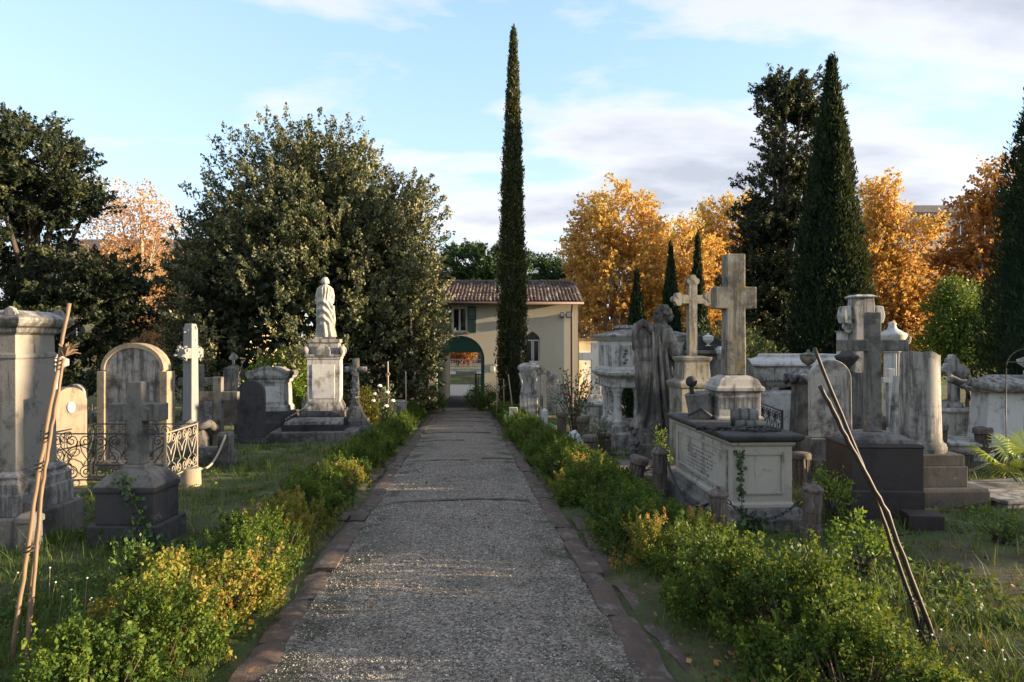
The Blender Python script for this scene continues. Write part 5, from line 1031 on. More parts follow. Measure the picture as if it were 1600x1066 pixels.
MB().stack([(hw - .06, hl - .06, h - .10), (hw - .01, hl - .01, h - .075), (hw + .005, hl + .005, h - .055), (hw + .012, hl + .012, h - .025), (hw, hl, h - .006), (hw - .03, hl - .03, h)]).build('slab', MAT['dark_stone'], t, 'auto', bevel=.006)
zs = g0 + h
def on_slab(u, v): return (tx + ca * u - sa * v, ty + sa * u + ca * v, zs)
d = 9.95; p = px(d); hh = lambda y: Z(y, d) - zs
c = thing('chest_cross', 'tall pale cross on a carved pedestal atop the chest tomb', 'cross', (X(1146, d), d, zs), R(2))
MB().stack([(.33, .29, 0), (.33, .29, .03), (.30, .26, .05), (.30, .26, hh(612)), (.345, .30, hh(609)), (.345, .30, hh(604)), (.31, .27, hh(601)), (.27, .235, hh(592)), (.19, .17, hh(587)), (.15, .14, hh(586))]).build('pedestal', MAT['pale_stone'], c, bevel=.006)
fl = MB()
for k in range(9): fl.box((-.26 + k * .065, -.262, hh(627)), (.03, .014, .16))
for k in range(9): fl.box((-.302, -.22 + k * .055, hh(627)), (.014, .028, .16))
fl.build('fluting', MAT['grey_marble'], c)
MB().ext(cross_out(p.w(29), p.w(64), hh(483), hh(449), hh(586), hh(398), taper=.012), -.115, .115).build('cross', MAT['lichen_stone'], c, bevel=.014)
# trophies lying on the slab
q = thing('carved_shako', 'carved stone military cap with ball plume on the chest tomb', 'carving', (X(1096, 9.9), 9.9, zs), R(10))
MB().lathe([(.17, 0), (.175, .03), (.17, .05), (.185, .33), (.19, .36), (.17, .375), (.05, .37)], 28).build('cap', MAT['grey_stone'], q, 'auto', rot=(0, R(-9), 0))
MB().tube([(-.14, 0, .34), (-.155, 0, .42), (-.15, 0, .47)], [.035, .03, .035], 10).ball((-.155, 0, .53), .082, 16, 12).build('plume', MAT['dark_stone'], q, True)
MB().tube([(-.26, -.12, .05), (-.1, -.2, .16), (.05, -.22, .05)], .018, 7).build('chin_strap', MAT['dark_stone'], q, True)
def roll(label, pxx, d, r, l, rz, z=0.0):
    q = thing('carved_roll', label, 'carving', (X(pxx, d), d, zs + z), rz); MB().tube([(-l / 2, 0, r), (-l * .4, 0, r), (l * .4, 0, r), (l / 2, 0, r)], [r * .9, r, r, r * .9], 20).build('roll', MAT['grey_stone'], q, 'auto')
    for k in (-.06, .05): MB().tube([(k + .012 * s, 0, r) for s in (-1, 1)], r + .006, 20).build('band', MAT['dark_stone'], q, 'auto')
roll('large carved stone drum-like roll beside the wreath on the chest tomb', 1163, 8.95, .115, .34, R(-14)); roll('slimmer carved roll in front of the large roll', 1172, 8.66, .055, .36, R(-6))
q = thing('carved_wreath', 'dark carved heap of laurel and cords on the chest tomb slab', 'carving', (X(1185, 8.5), 8.5, zs), R(8)); g = random.Random(12); b = MB()
for k in range(120):
    a, r = g.uniform(0, 6.28), g.random() ** .5; x, y = math.cos(a) * r * .3, math.sin(a) * r * .16; z = .055 * (1 - r) + .012; th = g.uniform(0, 6.28)
    b.ball((0, 0, 0), (.04, .014, .012), 6, 4, M=Matrix.Translation((x, y, z)) @ Matrix.Rotation(th, 4, 'Z') @ Matrix.Rotation(g.uniform(-.5, .5), 4, 'Y'))
b.build('laurel', MAT['dark_stone'], q, True)
b = MB()
for k in range(7): b.tube([(-.3 - .07 * k, .05 + g.uniform(-.12, .12), .02), (-.4 - .06 * k, .1 + g.uniform(-.1, .1), .05), (-.5 - .04 * k, .2 + g.uniform(-.12, .12), .02)], g.uniform(.015, .028), 7)
b.build('cord', MAT['dark_stone'], q, True)
# bollards and chains of the chest tomb
B1 = (1122, 7.65); B2 = (1266, 7.75); B3 = (1031, 10.2); B4 = (1252, 11.2)
bollard('capped', 'capped bollard at the near left corner of the chest tomb', *B1, .62, r=.105); bollard('capped', 'capped bollard at the near right corner of the chest tomb', *B2, .66, r=.105, tilt=(0, R(3)))
bollard('capped', 'dark capped bollard at the far left corner of the chest tomb', *B3, .80, r=.115); bollard('fluted', 'fluted bollard at the far right of the chest tomb, below the arched stone', *B4, .60, r=.14)
P = lambda q, hgt: Vector((X(q[0], q[1]), q[1], gz(q[1]) + hgt))
chain('iron chain sagging across the front of the chest tomb', P(B1, .46) + Vector((.1, 0, 0)), P(B2, .46) - Vector((.1, 0, 0)), .22); chain('iron chain along the inscribed side of the chest tomb', P(B3, .66) + Vector((.06, -.1, 0)), P(B1, .46) + Vector((0, .1, 0)), .34)
chain('rusty chain along the right side of the chest tomb', P(B2, .5) + Vector((.05, .1, 0)), P(B4, .48) - Vector((0, .1, 0)), .2, 'pipe_brown')
bollard('fluted', 'leaning fluted bollard at the hedge by the brown ledger slab', 984, 10.4, .66, (R(4), R(13)), .13); bollard('fluted', 'sunlit fluted bollard at the hedge with straw on its cap', 922, 13.2, .70, r=.14)
bollard('fluted', 'squat fluted bollard left of the angel plinth', 944, 15.4, .55, r=.16); bollard('fluted', 'tall dark bollard by the white marble cross', 911, 17.2, .78, r=.15); bollard('fluted', 'far fluted bollard near the green hose', 878, 20.5, .68, r=.15)
chain('chain between the leaning bollard and the dark capped bollard', P((984, 10.4), .42) + Vector((.15, 0, 0)), P(B3, .5) - Vector((.1, 0, 0)), .05, 'pipe_brown')
x0 = tx - ca * (hw - .16) + sa * hl; y0 = ty - ca * hl - .03
ivy('ivy', 'ivy climbing the front left edge of the chest tomb', (0, 0, 0), [(x0 + .02, y0 - .06, g0 + .12), (x0, y0, g0 + .5), (x0 + .01, y0 + .05, g0 + .8), (x0, y0 + .06, g0 + h - .18)], 80, 8, .06, .025)
ivy('ivy', 'dark ivy heap at the foot of the chest tomb plinth', (0, 0, 0), [(x0 - .05, y0 - .1, g0 + .05), (x0 + .1, y0 - .1, g0 + .25), (x0 + .2, y0 - .12, g0 + .1)], 180, 9, .06, .07)
# brown ledger slab and angel
d = 12.2; t = T('ledger_slab', 'flat brown ledger slab before the angel plinth', 'grave', 1010, d, R(4)); MB().stack([(.85, .75, -.2), (.85, .75, .20), (.83, .73, .23)]).build('slab', MAT['sandstone'], t, bevel=.015, wear=.006); box_occ(X(1010, d) - .9, X(1010, d) + .9, 11.4, 13.)
d = 14.2; p = px(d); ag = gz(d); t = T('angel_plinth', 'low stone plinth with rocky edge under the angel', 'plinth', 1024, d, R(6)); box_occ(X(985, d), X(1060, d), 13.5, 14.9)
MB().stack([(.46, .42, -.2), (.46, .42, p.h(690)), (.44, .4, p.h(689)), (.44, .4, p.h(677)), (.42, .39, p.h(676))]).build('block', MAT['grey_stone'], t, bevel=.015)
g = random.Random(31); b = MB(); b.stack([(.44, .40, p.h(676)), (.42, .38, p.h(667))]); 
for k in range(9): b.ball((-.42 + g.uniform(-.06, .05), g.uniform(-.35, .3), p.h(690) + g.uniform(-.12, .3)), (.09, .09, .1), 7, 5, .25, g)
b.build('rock', MAT['rock'], t)
a_ = thing('angel_statue', 'streaked stone angel seen from behind with folded wing and bowed head', 'statue', (X(1024, d), d, ag - .03 + p.h(667)), R(10)); S_ = p.w(191)
o = mesh_obj('figure', angel_mesh(), MAT['angel_marble'], a_, (0, 0, -.01)); o.scale = (S_,) * 3
wm = wing_mesh(3, .80)
o = mesh_obj('wing', wm, MAT['angel_marble'], a_, (-.085 * S_, -.06 * S_, .855 * S_), (R(2), R(-2), R(-6))); o.scale = (S_ * 1.0, S_ * 1.2, S_)
o = mesh_obj('wing', wm, MAT['angel_marble'], a_, (-.06 * S_, .07 * S_, .845 * S_), (R(-2), R(-3), R(8))); o.scale = (S_ * .95, S_ * 1.2, S_)
# raised sarcophagus on columns
d = 17.6; p = px(d); t = T('column_sarcophagus', 'white sarcophagus with hipped lid raised on short columns', 'sarcophagus', 1003, d, R(9)); box_occ(X(930, d), X(1060, d), 16.5, 19)
A_, B_ = .98, .62
MB().stack([(A_ + .12, B_ + .14, -.2), (A_ + .12, B_ + .14, p.h(672)), (A_ + .0, B_ + .03, p.h(669)), (A_ + .0, B_ + .03, p.h(661)), (A_ - .08, B_ - .03, p.h(657))]).build('base_slab', MAT['grey_marble'], t, bevel=.012)
for sx, sy in ((-.80, -.45), (-.27, -.45), (.27, -.45), (.80, -.45), (-.80, .45), (.8, .45), (-.8, 0)):
    cz0, cz1 = p.h(657), p.h(604); MB().lathe([(.15, cz0), (.15, cz0 + .05), (.12, cz0 + .08), (.105, cz0 + .1), (.095, cz1 - .2), (.11, cz1 - .18), (.10, cz1 - .15), (.15, cz1 - .04), (.15, cz1)], 20, sx, sy).build('column', MAT['white_marble'], t, 'auto')
MB().stack([(A_ - .03, B_ - .02, p.h(604)), (A_, B_, p.h(602)), (A_, B_, p.h(590)), (A_ + .13, B_ + .13, p.h(584)), (A_ + .15, B_ + .15, p.h(580)), (A_ + .04, B_ + .04, p.h(577))]).build('entablature', MAT['white_marble'], t, bevel=.008)
bx = MB().stack([(A_, B_, p.h(577)), (A_, B_, p.h(534)), (A_ + .05, B_ + .05, p.h(532)), (A_ + .14, B_ + .14, p.h(527))]).build('chest', MAT['clean_marble'], t, bevel=.008)
for x, w_ in ((-.66, .5), (0, .62), (.66, .5)): MB().box((x, -B_, p.h(555)), (w_, .03, .52)).build('panel', MAT['white_marble'], bx, bevel=.012)
MB().lathe([(.25, 0), (.25, .03), (.21, .04), (.20, .02), (.0, .02)], 28).build('medallion', MAT['clean_marble'], bx, 'auto', loc=(0, -B_ - .012, p.h(555)), rot=(R(90), 0, 0))
for x in (-.66, .66):
    q = MB()
    for k in range(5): q.ball((x + .03 * math.sin(k * 2.1), -B_ - .016, p.h(566) + k * .075), (.05, .012, .035), 6, 5)
    q.build('floral_relief', MAT['grey_stone'], bx, True)
for y in (-.3, .3): MB().box((-A_, y, p.h(555)), (.03, .45, .52)).build('panel', MAT['white_marble'], bx, bevel=.012)
MB().stack([(A_ + .16, B_ + .16, p.h(527)), (A_ + .16, B_ + .16, p.h(524)), (A_ * .62, B_ * .45, p.h(516)), (A_ * .62, B_ * .45, p.h(514)), (A_ * .68, B_ * .52, p.h(513)), (A_ * .66, B_ * .5, p.h(509))]).build('lid', MAT['grey_marble'], t, bevel=.01)
# low rubble by the base
t = T('rubble', 'heap of broken dark stones before the columned sarcophagus', 'stones', 966, 15.6); g = random.Random(4)
for k in range(8): MB().ball((0, 0, 0), (g.uniform(.1, .2), g.uniform(.1, .16), g.uniform(.05, .1)), 7, 5, .25, g).build('stone', MAT['rock'], t, loc=(g.uniform(-.4, .4), g.uniform(-.3, .3), .06))
# white marble cross by the gate side
d = 21.; p = px(d); t = T('marble_cross', 'clean white marble latin cross on stepped base near the annex', 'cross', 931, d); box_occ(X(905, d), X(957, d), 20.4, 21.6)
MB().ext(cross_out(p.w(15), p.w(52), p.h(563), p.h(551), p.h(628), p.h(535)), -.12, .12).build('cross', MAT['clean_marble'], t, bevel=.012)
MB().stack([(p.w(24), .42, -.2), (p.w(24), .42, p.h(634)), (p.w(27), .47, p.h(632)), (p.w(27), .47, p.h(629)), (p.w(22), .36, p.h(626)), (p.w(12), .2, p.h(622)), (p.w(9), .15, p.h(616))]).build('base', MAT['white_marble'], t, bevel=.01)
d = 20.6; p = px(d); t = T('marble_post', 'small white marble post by the green hose', 'post', 851, d); MB().stack([(.09, .09, -.1), (.088, .088, p.h(642)), (.03, .03, p.h(638))]).build('post', MAT['clean_marble'], t, bevel=.01)
d = 23.; t = T('white_block', 'small white stone block in the right hedge', 'block', 802, d); MB().box((0, 0, .3), (.28, .2, .8)).build('block', MAT['clean_marble'], t, bevel=.012)
d = 21.4; t = T('garden_hose', 'coiled green garden hose on the grass', 'hose', 838, d, sink=0); g = random.Random(2); pts = [(math.cos(k * .42) * (.42 + .1 * math.sin(k * .11)) + g.uniform(-.02, .02), math.sin(k * .42) * .33, .03 + .0022 * k + .06 * math.sin(k * .3) ** 2) for k in range(86)]
MB().tube(pts + [(-.7, .3, .06), (-.95, .35, .25), (-1.0, .36, .5)], .018, 6).build('coil', MAT['hose'], t, True)
d = 16.8; t = T('white_sheet', 'crumpled white sheet bundled behind the bare rose stems', 'sheet', 897, d); b = MB(); g = random.Random(5)
b.ball((0, 0, .2), (.17, .14, .26), 14, 10, .22, g); b.ball((.12, .05, .1), (.18, .16, .15), 12, 8, .25, g); b.ball((-.1, .02, .06), (.16, .16, .1), 12, 8, .25, g); me = remesh(b, 'bundle', .02, 1); mesh_obj('bundle', me, MAT['plastic_white'], t)
# scroll monument and budded cross close to the gatehouse
d = 29.; p = px(d); t = T('scroll_monument', 'white monument with curved scroll sides and pyramid cap near the pencil cypress', 'monument', 826, d); box_occ(X(808, d), X(845, d), 28, 30)
MB().stack([(p.w(14), .38, -.2), (p.w(14), .38, p.h(618)), (p.w(10), .28, p.h(612)), (p.w(9), .26, p.h(600)), (p.w(11), .3, p.h(588)), (p.w(14), .38, p.h(580)), (p.w(17), .44, p.h(576)), (p.w(17), .44, p.h(572)), (p.w(9), .25, p.h(567))]).build('body', MAT['white_marble'], t, 'auto', bevel=.02)
for s in (-1, 1): MB().tube([(s * p.w(14), -.30, p.h(582)), (s * p.w(11.5), -.32, p.h(592)), (s * p.w(9), -.32, p.h(602)), (s * p.w(12), -.34, p.h(614))], .05, 8).build('scroll', MAT['clean_marble'], t, True)
d = 28.; p = px(d); t = T('budded_cross', 'thin weathered budded cross behind the red rose', 'cross', 846, d); trefoil(MB(), .13, p.w(34), -.1, p.h(585), p.h(571), .1, .16).build('cross', MAT['grey_marble'], t)
for pxx, d, tp, lb in ((863, 30., 583, 'pale headstone under the red rose'), (878, 27., 600, 'grey rounded stone beside the red rose stem')): headstone(lb, pxx, d, 18, tp, 'pale_stone', .15)
rose('tall bare rose with one red bloom in front of the gatehouse corner', 897, 18.3, 2.05, [(-.22, -.1, 1.32)], 30, 21, 'petal_red', .75)
rose('sparse thorny rose stems at the white sheet', 925, 15.2, 1.15, [], 9, 22, 'petal_red', .5)
# lichened trefoil cross on pedestal
d = 12.6; p = px(d); t = T('trefoil_cross', 'lichened stone cross with trefoil ends on a moulded pedestal', 'cross', 1081, d, R(8)); box_occ(X(1050, d), X(1110, d), 12.2, 13)
b = MB(); trefoil(b, p.w(13), p.w(66), p.h(556), p.h(468), p.h(430), .14, p.w(10)); b.build('cross', MAT['lichen_stone'], t)
MB().stack([(p.w(27), .3, -.2), (p.w(27), .3, p.h(606)), (p.w(29), .33, p.h(604)), (p.w(31), .35, p.h(599)), (p.w(31), .35, p.h(596)), (p.w(22), .25, p.h(592)), (p.w(20), .23, p.h(566)), (p.w(23), .26, p.h(562)), (p.w(24), .27, p.h(558)), (p.w(10), .11, p.h(556))]).build('pedestal', MAT['lichen_stone'], t, bevel=.008)
# dark scroll-pediment monument with white urns
d = 17.2; p = px(d); t = T('urn_monument', 'grey monument with dark curved pediment and white marble urn', 'monument', 1096, d); box_occ(X(1060, d), X(1130, d), 16.5, 18)
MB().stack([(p.w(26), .4, -.2), (p.w(26), .4, p.h(556)), (p.w(32), .5, p.h(552)), (p.w(32), .5, p.h(547))]).build('body', MAT['grey_stone'], t, bevel=.015)
MB().ext([(p.w(31) * math.cos(math.pi * k / 14), p.h(547) + p.w(24) * math.sin(math.pi * k / 14)) for k in range(15)], -.4, .4).build('pediment', MAT['dark_stone'], t, 'auto', bevel=.03)
MB().lathe(urn_prof(.135, p.h(537)), 20).build('urn', MAT['clean_marble'], t, True, loc=(p.w(3), -.45, -.06))
MB().stack([(.16, .16, -.1), (.15, .15, p.h(556)), (.21, .21, p.h(551)), (.21, .21, p.h(546)), (.14, .14, p.h(541))]).build('side_pier', MAT['clean_marble'], t, bevel=.01, loc=(p.w(27), -.55, 0))
headstone('grey round-topped stone behind the chest tomb cross', 1145, 14., 62, 552, 'grey_stone', .18)
# big white sarcophagus
d = 18.6; p = px(d); t = T('tub_sarcophagus', 'broad white tub-shaped sarcophagus with stepped lid', 'sarcophagus', 1245, d, R(2)); box_occ(X(1170, d), X(1330, d), 17.5, 20)
MB().stack([(1.15, .6, -.2), (1.15, .6, p.h(612)), (1.05, .52, p.h(608))]).build('base', MAT['clean_marble'], t, bevel=.015)
for x in (-.85, 0, .85): MB().stack([(.16, .42, p.h(608)), (.2, .45, p.h(602))], x, 0).build('foot', MAT['white_marble'], t, bevel=.01)
MB().stack([(1.0, .48, p.h(603)), (1.12, .56, p.h(597)), (1.22, .62, p.h(588)), (1.25, .64, p.h(580)), (1.2, .62, p.h(574)), (1.22, .63, p.h(571))]).build('tub', MAT['white_marble'], t, 'auto', bevel=.02)
b = MB()
for k in range(30): b.ball((-1.16 + k * .08, -.62, p.h(592)), (.035, .05, .05), 6, 5)
b.build('gadroon', MAT['grey_marble'], t, True)
MB().stack([(1.3, .70, p.h(571)), (1.3, .70, p.h(568)), (1.2, .62, p.h(563)), (.92, .42, p.h(558)), (.92, .42, p.h(554)), (.9, .4, p.h(553))]).build('lid', MAT['clean_marble'], t, bevel=.012)
f = thing('side_railing', 'blue-black scrolled iron railing between chest tomb and urn pillar', 'railing', (0, 0, 0)); gA = gz(13.5)
fence_panel(f, (X(1183, 14.6), 14.6, gA), (X(1222, 12.6), 12.6, gA), .55, 1.20, 4, 'iron_dark', .014); 
for q in ((X(1183, 14.6), 14.6), (X(1222, 12.6), 12.6)): MB().box((q[0], q[1], gA + .6), (.035, .035, 1.25)).build('post', MAT['iron_dark'], f)
# urn pillar, dark shaft
d = 13.2; p = px(d); t = T('urn_pillar', 'tapered grey pillar with garlanded capital and small urn', 'monument', 1263, d, R(4)); box_occ(X(1235, d), X(1292, d), 12.7, 13.7)
MB().stack([(p.w(25), .32, -.2), (p.w(25), .32, .3), (p.w(22), .28, .34), (p.w(18), .23, p.h(600)), (p.w(19), .24, p.h(599))]).build('shaft', MAT['grey_stone'], t, bevel=.012)
MB().stack([(p.w(19), .24, p.h(599)), (p.w(25), .31, p.h(594)), (p.w(26), .32, p.h(585)), (p.w(22), .27, p.h(583)), (p.w(14), .18, p.h(579)), (p.w(13), .17, p.h(576))]).build('capital', MAT['grey_marble'], t, bevel=.01)
b = MB()
for s in (-1, 1): b.tube([(s * .33, -.28, p.h(586)), (s * .2, -.36, p.h(596)), (0, -.35, p.h(590))], [.03, .045, .03], 8); b.tube([(-.33, s * .28, p.h(586)), (-.38, s * .14, p.h(597)), (-.36, 0, p.h(590))], [.03, .045, .03], 8)
b.build('garland', MAT['dark_stone'], t, True); MB().lathe(urn_prof(p.w(12.5), p.h(576)), 22).build('urn', MAT['grey_stone'], t, True).scale = (1, 1, 1.0)
d = 11.6; t = headstone('pale round-topped headstone with worn face beside the urn pillar', 1298, d, 60, 562, 'pale_stone', .2, base=684, bmat='grey_stone', rz=R(-6), lean=R(-2))
d = 14.6; p = px(d); t = T('vase_pillar', 'stone pillar with shallow dark vase behind the worn headstone', 'monument', 1323, d); MB().stack([(.3, .3, -.2), (.3, .3, .3), (.22, .22, .34), (.21, .21, p.h(582))]).build('shaft', MAT['grey_stone'], t, bevel=.012)
MB().lathe([(r, p.h(582) + z) for r, z in ((.16, 0), (.07, .05), (.08, .12), (.2, .25), (.24, .32), (.24, .36), (.15, .39), (.12, .44), (.02, .47))], 22).build('vase', MAT['dark_stone'], t, True)
# tall ornate cross slab
d = 15.4; p = px(d); t = T('ornate_cross', 'tall broad cross with pierced quatrefoils and chunky arm ends', 'cross', 1345, d, R(3)); box_occ(X(1310, d), X(1380, d), 15, 16)
b = MB().ext([(-p.w(20), p.h(650)), (p.w(20), p.h(650)), (p.w(15), p.h(540)), (p.w(14), p.h(505)), (p.w(17), p.h(480)), (p.w(15), p.h(466)), (-p.w(15), p.h(466)), (-p.w(17), p.h(480)), (-p.w(14), p.h(505)), (-p.w(15), p.h(540))], -.16, .16); b.build('shaft', MAT['grey_marble'], t, bevel=.02)
MB().stack([(p.w(17), .22, p.h(466)), (p.w(18), .24, p.h(464)), (p.w(12), .16, p.h(461))]).build('cap', MAT['white_marble'], t, bevel=.01)
for s in (-1, 1):
    MB().ext([(s * p.w(20), p.h(507)), (s * p.w(31), p.h(505)), (s * p.w(34), p.h(494)), (s * p.w(31), p.h(479)), (s * p.w(20), p.h(478))], -.14, .14).build('arm', MAT['white_marble'], t, bevel=.02)
    MB().box((s * p.w(19), 0, p.h(492)), (p.w(6), .2, p.w(14))).build('arm_link', MAT['grey_marble'], t)
    b = MB()
    for (u, v) in ((0, 1), (0, -1), (1, 0), (-1, 0)): b.tube([(s * p.w(20) + u * p.w(4) + p.w(3.6) * math.cos(6.283 * k / 10), 0, p.h(510) + v * p.w(5) + p.w(3.6) * math.sin(6.283 * k / 10)) for k in range(11)], .045, 6, caps=False)
    b.build('quatrefoil', MAT['white_marble'], t, True)
MB().stack([(.5, .4, -.2), (.5, .4, .35), (.42, .32, .4), (.40, .3, p.h(648))]).build('base', MAT['grey_stone'], t, bevel=.015)
MB().stack([(p.w(7), .1, p.h(660)), (p.w(6), .09, p.h(520)), (p.w(9), .12, p.h(517))]).build('side_shaft', MAT['clean_marble'], t, loc=(-p.w(22), .2, 0))
# marble urn on fluted column
d = 20.; p = px(d); t = T('urn_column', 'white fluted column carrying a marble urn with scroll handles', 'monument', 1394, d); MB().lathe([(.3, -.2), (.3, .5), (.24, .55), (.22, p.h(552)), (.26, p.h(550)), (.28, p.h(547))], 48, flutes=12, fl=(.56, p.h(551)), depth=.025).build('column', MAT['clean_marble'], t)
u_ = MB().lathe([(r * 1.0, p.h(547) + z) for r, z in ((.16, 0), (.16, .05), (.09, .09), (.12, .15), (.33, .28), (.40, .42), (.40, .46), (.30, .52), (.14, .62), (.10, .72), (.12, .78), (.02, .84))], 26).build('urn', MAT['clean_marble'], t, True)
for s in (-1, 1): MB().tube([(s * .38, 0, p.h(540)), (s * .50, 0, p.h(535)), (s * .53, 0, p.h(528)), (s * .45, 0, p.h(524)), (s * .42, 0, p.h(529))], .03, 8).build('handle', MAT['clean_marble'], u_, True)
latin_cross('small white cross under the marble urn', 1391, 15.2, 10, 28, 576, 590, 598, 668, 'clean_marble', .14); d = 14.; t = T('white_obelisk', 'narrow white tapered stone between grey cross and broken column', 'monument', 1402, d); MB().stack([(.16, .14, -.1), (.06, .06, Z(585, d) - gz(d))]).build('shaft', MAT['white_marble'], t, bevel=.01)
# grey cross on dark red pedestal
d = 9.15; p = px(d); t = T('granite_cross', 'grey latin cross on a dark reddish granite pedestal', 'cross', 1363, d, R(-3)); box_occ(X(1300, d) - .1, X(1430, d) + .1, 8.6, 9.9)
MB().stack([(p.w(54), .42, -.25), (p.w(54), .42, p.h(758)), (p.w(52.5), .41, p.h(757)), (p.w(52.5), .41, p.h(694)), (p.w(54), .42, p.h(692)), (p.w(52.5), .41, p.h(688))]).build('pedestal', MAT['dark_granite'], t, bevel=.012)
MB().stack([(p.w(46), .36, p.h(688)), (p.w(44), .35, p.h(682)), (p.w(34), .27, p.h(677)), (p.w(20), .17, p.h(674))]).build('cap', MAT['grey_stone'], t, bevel=.008)
MB().ext(cross_out(p.w(20), p.w(103), p.h(549), p.h(531), p.h(674), p.h(488), taper=.012), -.075, .075).build('cross', MAT['grey_stone'], t, bevel=.012)
d = 8.3; t = T('kerb_block', 'low dark block lying at the foot of the granite pedestal', 'block', 1440, d, R(-10)); MB().box((0, 0, .06), (.4, .3, .32)).build('block', MAT['dark_granite'], t, bevel=.015)
# broken column on steps
d = 10.1; p = px(d); t = T('broken_column', 'thick broken marble column on dark stepped base', 'column', 1437, d, R(2)); box_occ(X(1385, d), X(1510, d), 9.5, 10.8)
MB().stack([(p.w(70), .55, -.25), (p.w(70), .55, p.h(757)), (p.w(68), .53, p.h(752))]).build('step', MAT['dark_stone'], t, bevel=.015); MB().stack([(p.w(44), .44, p.h(752)), (p.w(44), .44, p.h(721))]).build('step', MAT['dark_stone'], t, bevel=.012); MB().stack([(p.w(41), .41, p.h(721)), (p.w(41), .41, p.h(704))]).build('step', MAT['dark_stone'], t, bevel=.012)
n = 40; cz = lambda a: p.h(553) - .05 * math.cos(a - .6) - .015 * math.sin(5 * a); b = MB(); prof = [(.335, p.h(704)), (.345, p.h(701)), (.35, p.h(697)), (.335, p.h(692)), (.30, p.h(689)), (.285, p.h(684)), (.27, p.h(620))]; vs = []; fs = []
for r, z in prof: vs += [(r * math.cos(6.283 * k / n), r * math.sin(6.283 * k / n), z) for k in range(n)]
vs += [(.262 * math.cos(6.283 * k / n), .262 * math.sin(6.283 * k / n), cz(6.283 * k / n)) for k in range(n)]; vs += [(.15 * math.cos(6.283 * k / n), .15 * math.sin(6.283 * k / n), p.h(557)) for k in range(n)]
for i in range(len(prof) + 1):
    for k in range(n): fs.append((i * n + k, i * n + (k + 1) % n, (i + 1) * n + (k + 1) % n, (i + 1) * n + k))
fs += [tuple(reversed(range(n))), tuple(range((len(prof) + 1) * n, (len(prof) + 2) * n))]; b.add(vs, fs).build('column', MAT['grey_marble'], t, 'auto')
# ledger slab far right, bollards, kerbs
d = 10.3; t = T('ledger_slab', 'flat lichen-speckled ledger slab behind the broken column steps', 'grave', 1592, d, R(12)); MB().stack([(.9, .62, -.1), (.9, .62, .10), (.94, .66, .12), (.94, .66, .17)]).build('slab', MAT['grey_marble'], t, bevel=.015); box_occ(X(1500, d), X(1700, d), 9.5, 11)
C1, C2, C3, C4 = (1570, 12.1), (1539, 14.4), (1508, 13.2), (1468, 14.2)
bollard('fluted', 'flat-topped bollard with chain beside the lichen-speckled slab', *C1, .58, r=.15); bollard('fluted', 'broken fluted bollard in weeds, below the palm', *C2, .75, r=.17, tilt=(0, R(-4))); bollard('fluted', 'low sunken bollard in dry weeds', *C3, .40, r=.15); bollard('fluted', 'reddish bollard just behind the broken column', *C4, .85, r=.15)
chain('chain from the flat-topped bollard towards the broken column', P(C1, .42) - Vector((.12, 0, 0)), Vector((X(1475, 11.2), 11.2, gz(11.2) + .25)), .12)
d = 14.8; t = T('low_tomb', 'low white kerbed grave with grey coping', 'grave', 1525, d, R(-20)); MB().stack([(1.0, .5, -.2), (1.0, .5, .35), (1.05, .55, .36), (1.05, .55, .42), (.9, .4, .46)]).build('kerb', MAT['white_marble'], t, bevel=.015); box_occ(X(1470, d), X(1580, d), 14, 15.5)
d = 17.6; p = px(d); t = T('cross_cluster', 'group of white budded crosses on a rocky base with draped wreath', 'cross', 1484, d, R(14)); box_occ(X(1450, d), X(1520, d), 17, 18.4)
MB().stack([(.45, .4, -.2), (.45, .4, p.h(645)), (.5, .45, p.h(640)), (.46, .42, p.h(636))]).build('base', MAT['white_marble'], t, bevel=.012); rocks(MB(), .4, .35, .28, 14, 6).build('rock_base', MAT['grey_marble'], t, loc=(0, 0, p.h(640)))
for (x, y, s, rz) in ((-.06, -.12, 1.0, 0), (-.28, .12, .8, .5), (.25, .05, .82, -.4)): trefoil(MB(), .15, .62, p.h(632), p.h(577) - .25 * (1 - s), p.h(554) - 1.3 * (1 - s), .13, .16).build('cross', MAT['white_marble'], t, loc=(x, y, 0), rot=(0, 0, rz))
MB().tube([(-.1, -.26, p.h(580)), (.12, -.3, p.h(590)), (.22, -.28, p.h(605)), (.3, -.3, p.h(622))], [.05, .06, .05, .03], 8).build('wreath', MAT['grey_stone'], t, True)
d = 14.6; p = px(d); t = T('roll_sarcophagus', 'white sarcophagus with roof-shaped lid and rolled ends beside the palm', 'sarcophagus', 1592, d, R(-14)); box_occ(X(1510, d), X(1680, d), 13.8, 16)
MB().stack([(.95, .6, -.2), (.95, .6, .2), (.82, .5, .24), (.74, .45, p.h(612))]).build('body', MAT['clean_marble'], t, bevel=.015); MB().stack([(.9, .55, p.h(612)), (.95, .6, p.h(606)), (.6, .15, p.h(588)), (.5, .1, p.h(586))]).build('lid', MAT['grey_marble'], t, bevel=.015)
for y in (-.55, .55): MB().tube([(-1.15, y, p.h(594)), (-.9, y, p.h(602)), (-.6, y, p.h(604)), (.6, y, p.h(604)), (.95, y, p.h(601))], [.10, .085, .11, .11, .12], 14).build('roll', MAT['grey_marble'], t, 'auto')
MB().lathe([(r, p.h(587) + z) for r, z in ((.16, 0), (.16, .1), (.1, .14), (.26, .26), (.28, .34), (.1, .42))], 18).build('finial', MAT['white_marble'], t, True, loc=(.25, 0, 0))
d = 11.5; p = px(d); t = T('iron_hoop', 'thin arched iron hoop beside the fan palm', 'hoop', 1603, d); MB().tube([(.33 * math.cos(math.pi * k / 14), 0, p.h(575) + .32 * math.sin(math.pi * k / 14)) for k in range(14, -1, -1)], .009, 6).build('arch', MAT['iron_dark'], t, True)
